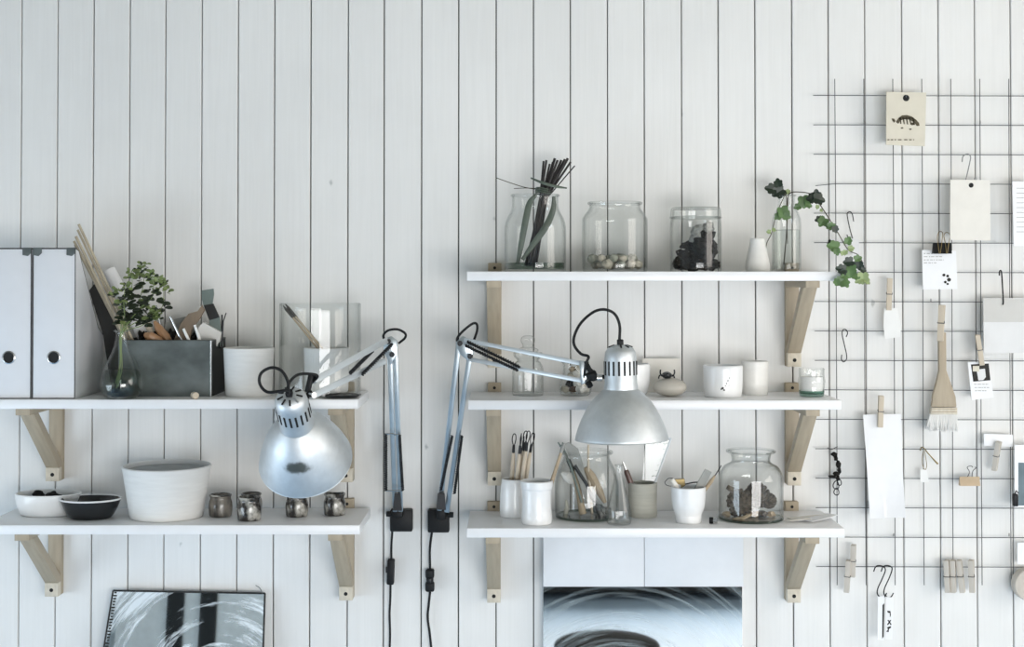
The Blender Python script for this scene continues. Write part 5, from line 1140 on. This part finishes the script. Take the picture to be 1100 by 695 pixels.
# wide flat brush
def brush():
    d = .040; T = thing('wide_brush', 'wide flat brush with white bristles hanging on the grid', 'brush', W(1011, 405, d)); t = .010
    def pr(g, poly, t, bev=.001):
        P = [W(x, y, d) for x, y in poly]; o = P[0]; g.prism([(q.x - o.x, q.z - o.z) for q in P][::-1], t, (o.x, -d + t / 2, o.z), bev=bev)
    g = G(); pr(g, [(1007.6, 357), (1015.8, 357), (1016.2, 398), (1019, 406), (1026, 426), (1027, 437), (1000, 437), (1001.5, 424), (1006.5, 406), (1008, 398)], .010, .0018); obj('handle', g, m_birch, T)
    g = G(); pr(g, [(999.8, 437.5), (1027.2, 437.5), (1027.4, 445), (998.8, 445)], .013, .0006); fe = obj('ferrule', g, m_birchend, T)
    g = G()
    for y in (439, 442): g.box((W(1013.3, y, d).x, -d, W(1013.3, y, d).z), (.0535, .0142, .0013), bev=.0004)
    obj('stitching', g, m_handle, fe)
    g = G(); r = random.Random(4); dots = 60
    for i in range(dots):
        for q in (-.5, 0, .5):
            u = (i + r.random()) / dots; a = W(999.3 + u * 27.8, 444, d); a.y += q * .008; b = W(995 + u * 33.5 + r.uniform(-1, 1), 462 + r.uniform(-2.5, 2), d); b.y += q * .012
            if u < .06: b.z += .004
            g.tube([a, a.lerp(b, .5) + Vector((0, r.uniform(-.001, .001), 0)), b], [.0014, .0014, .0005], 4)
    obj('bristles', g, m_bristle, T)
brush()
# binder clips
def binder(name, x0, x1, y0, y1, d, mat, label, wires, wmat):
    a, b = W(x0, y0, d), W(x1, y1, d); w = b.x - a.x; h = a.z - b.z
    T = thing(name, label, 'binder clip', ((a.x + b.x) / 2, -d, b.z), 'binder clips')
    g = G(); g.prism([(0, 0), (-.013, 0), (-.0075, h), (-.0062, h)], w, (a.x, -d + .0065, b.z), (0, 1, 0), (0, 0, 1)); obj('clip_body', g, mat, T, smooth_=False)
    for wp in wires:
        g = G(); g.curve([W(x, y, d + dd) for x, y, dd in wp], .0008, 6, 5); obj('wire_handle', g, wmat, T)
    return T
binder('binder_clip', 1002, 1021.5, 261, 272.5, .046, m_black, 'black binder clip holding the printed note', [[(1009, 272, .010), (1007.5, 262, .006), (1007, 254, .002), (1009, 249, .002), (1012.5, 250, .003), (1012, 258, .005), (1010, 272, .01)], [(1016.5, 272, .010), (1015.5, 262, .006), (1014, 253, 0), (1017, 249.5, 0), (1020.5, 253, .002), (1019, 262, .005), (1017.5, 272, .01)]], m_brass)
binder('binder_clip', 1030.5, 1052, 512, 521.5, .036, m_gold, 'brass coloured binder clip low on the grid', [[(1039, 513, 0), (1041.5, 507, -.002), (1039, 502, -.004), (1043, 500.5, -.005), (1045, 502, -.005)], [(1044, 513, 0), (1045, 506, -.002), (1049, 502.5, -.004), (1047, 502, -.004)]], m_steel)
g = G(); a = W(1090.5, 537, .050)
g.box(a, (.010, .012, .026), bev=.002); g.tube([W(1089, 532, .052), W(1092, 527, .05), W(1094, 530, .05)], .0012, 6); solo('bulldog_clip', g, m_black, 'small black clip on the corner of the blue postcard', 'clip', a)
# dark chain charm
def charm():
    T = thing('charm_chain', 'dangling dark metal charms on the left of the grid', 'charm', W(896, 482, .03))
    g = G(); g.curve([W(889, 481, .02), W(893, 483, .024), W(897, 481, .024), (W(899.5, 480, .02))], .0009, 6, 5); obj('hanger', g, m_steel, T)
    g = G()
    for (x, y, a, b, s) in [(896, 488, 3.2, 2.4, 1), (898, 492, 2.2, 3.2, 2), (900.5, 499, 2.6, 4, 3), (901.5, 505, 1.8, 4, 4), (898, 509, 3.6, 2.4, 5), (894, 512, 4, 1.7, 6), (900, 514, 2, 3, 7)]:
        g.blob(W(x, y, .026), (a * .0019, .005, b * .0019), s, .5, 3)
    obj('charm_beads', g, m_char, T)
    g = G()
    for (x, y, rr) in [(898, 521, 4.6), (898.5, 528, 4.0), (901.5, 518, 3.4)]:
        c = W(x, y, .026); g.tube([c + Vector((.0013 * rr * math.cos(t), .003 * math.sin(t * 2), .0019 * rr * math.sin(t))) for t in [2 * math.pi * i / 18 for i in range(18)]], .0011, 6, closed=True)
    obj('chain_ring', g, m_spring, T)
charm()
# safety pin with a tag, and the nail
T = thing('safety_pin', 'small brass safety pin with a clear tag on the grid', 'pin', W(992, 500, .028))
g = G(); g.curve([W(988.5, 484, .026), W(990, 480.5, .026), W(993, 482, .026), W(997, 487, .028), W(1007, 498, .03)], [.0013] * 25, 6); g.tube([W(1000, 490.5, .029), W(1007.5, 498.5, .031)], [.0012, .0022], 6); obj('pin_shaft', g, m_brass, T)
g = G(); g.curve([W(992, 484, .028), W(990.5, 493, .028), W(991.5, 501, .028), W(994, 504.5, .028), W(995.5, 500, .028), W(994.5, 492, .028), W(993, 484, .028)], .0007, 6, 5); obj('wire_loop', g, m_brass, T)
P = [W(x, y, .030) for x, y in [(989, 504), (995.5, 505), (998, 518), (988.5, 518)]]; o0 = P[0]
g = G(); g.prism([(q.x - o0.x, q.z - o0.z) for q in P][::-1], .001, (o0.x, -.029, o0.z)); obj('clear_tag', g, m_thin, T, smooth_=False)
# round tape roll at the right edge
g = G(); c = W(1108, 629, .045); g.lathe([(.013, 0), (.033, 0), (.0345, -.002), (.0345, -.024), (.033, -.026), (.013, -.026), (.013, 0)], c, 48, (0, -1, 0)); solo('tape_roll', g, m_ping, 'round beige tape roll cut by the right photo edge', 'tape roll', c)
card('hanging_slip', [(1093, 583), (1112, 583), (1112, 606), (1093, 606)], .030, .001, m_paper, 'white slip above the tape roll at the right edge', 'paper slip')

# ---------------------------------------------------------------- things below the shelves
# left: smeared mirror leaning back on the wall
def mirror_left():
    zb = .30; dt, db = .022, .085
    A, B = W(121.5, 634.5, dt), W(284.5, 637.5, dt)
    u0 = W(118.5, 664, dt + .008)
    Wd = B.x - A.x; tl, tr = Vector((A.x, -dt, A.z)), Vector((B.x, -dt, B.z))
    bl = Vector((A.x - .020 * 3.4, -db, zb)); br = Vector((B.x - .004, -db, zb))
    T = thing('leaning_mirror', 'smeared mirror with a black edge leaning under the left shelves', 'mirror', (bl + br) / 2)
    n = (tr - tl).cross(bl - tl).normalized(); n = n if n.y < 0 else -n
    def quad(g, q, t, mi=0):
        V = [p for p in q] + [p - n * t for p in q]; g.add(V, [[0, 1, 2, 3], [7, 6, 5, 4], [0, 4, 5, 1], [1, 5, 6, 2], [2, 6, 7, 3], [3, 7, 4, 0]], mi)
    g = G(); quad(g, [tl, tr, br, bl], .003)
    cen = W(222, 700, dt + .02) - ORG[T.name]
    obj('glass', g, M_smear('smeared_mirror', (.80, .84, .82), (cen.x + .03, cen.z - .09), 34, (.74, .80, .83), .92, rough=.02, lo=.52, hi=.62, ang=.7, mirror=1.0), T, smooth_=False)
    g = G()
    for a, b in ((tl, tr), (tr, br), (br, bl), (bl, tl)): g.tube([a - n * .001, b - n * .001], .0022, 6)
    obj('black_edge', g, m_slate, T)
    g = G(); e = (bl - tl).normalized(); s = (tr - tl).normalized()
    for i in range(26): g.box(tl + e * (.004 + i * .0062) + s * .006 + n * .0004, (.0045 + (i * 7 % 4) * .001, .0008, .0032))
    obj('foil_damage', g, m_ink, T, smooth_=False)
    g = G(); g.curve([tr + Vector((-.004, -.002, -.001)), tr + Vector((-.010, -.003, .012)), tr + Vector((-.019, -.004, .018))], .0008, 6, 4); obj('wire_tail', g, m_steel, T)
mirror_left()
# right: tall panel with a mirror below two white boards
def mirror_right():
    d = .030; a, b = W(583.5, 628, d), W(797, 628, d)
    zt = W(690, 572, d).z; zb = .30; zm = W(690, 628.5, d).z
    T = thing('mirror_panel', 'tall smeared blue grey mirror under the right shelves', 'mirror', ((a.x + b.x) / 2, -d, zb))
    g = G(); g.box(((a.x + b.x) / 2, -d / 2 - .001, (zm + zb) / 2 + .01), (b.x - a.x, d - .003, zm - zb + .02)); obj('backing', g, m_panel, T, smooth_=False)
    g = G(); g.box(((a.x + b.x) / 2, -d, (zm + zb) / 2), (b.x - a.x, .003, zm - zb)); cen = W(650, 770, d) - ORG[T.name]
    obj('glass', g, M_smear('hazy_mirror', (.74, .72, .68), (cen.x + .03, cen.z - .02), 60, (.50, .58, .60), .48, rough=.03, lo=.49, hi=.70, mirror=1.0), T, smooth_=False)
    s = W(691.3, 600, d).x
    for x0, x1, l in ((a.x, s - .0006, 'left white board above the blue grey mirror'), (s + .0006, b.x, 'right white board above the blue grey mirror')):
        g = G(); g.box(((x0 + x1) / 2, -d + .0155 - .018, (zt + zm) / 2), (x1 - x0, .031, zt - zm - .001), bev=.0008)
        solo('white_board', g, m_panel, l, 'board', ((x0 + x1) / 2, -d, zm), 'white boards under the right shelf')
mirror_right()
# unseen dark round stool, added on the floor for its reflection in the mirror
def stool():
    c = Vector((.286, -1.25, 0)); T = thing('added_stool', 'added dark round stool, out of view, reflected in the blue grey mirror', 'stool', c)
    g = G(); g.lathe(rounded([(.0005, .405), (.10, .405), (.150, .400), (.160, .385), (.150, .365)], 4) + [(.0005, .365)], c, 48); obj('seat', g, m_seat, T)
    for i in range(4):
        a = math.pi / 4 + i * math.pi / 2; g = G(); dv = Vector((math.cos(a), math.sin(a), 0)); g.tube([c + dv * .10 + Vector((0, 0, .37)), c + dv * .15], [.014, .011], 10); obj('leg', g, m_handle, T)
stool()

def chest():  # unseen chest, added to give the mirror its dark upper band
    c = Vector((.45, -3.64, 0)); T = thing('added_chest', 'added dark low chest, out of view, darkening the top of the blue grey mirror', 'chest', c)
    g = G(); g.box(c + Vector((0, 0, .125)), (2.1, .40, .17), bev=.006); obj('chest_body', g, m_slate, T)
    g = G(); g.box(c + Vector((0, 0, .225)), (2.14, .44, .03), bev=.006); obj('lid', g, m_slate, T)
    for sx in (-1, 1):
        for sy in (-1, 1): g = G(); g.box(c + Vector((sx * .98, sy * .16, .02)), (.06, .06, .04), bev=.004); obj('foot', g, m_slate, T)
chest()
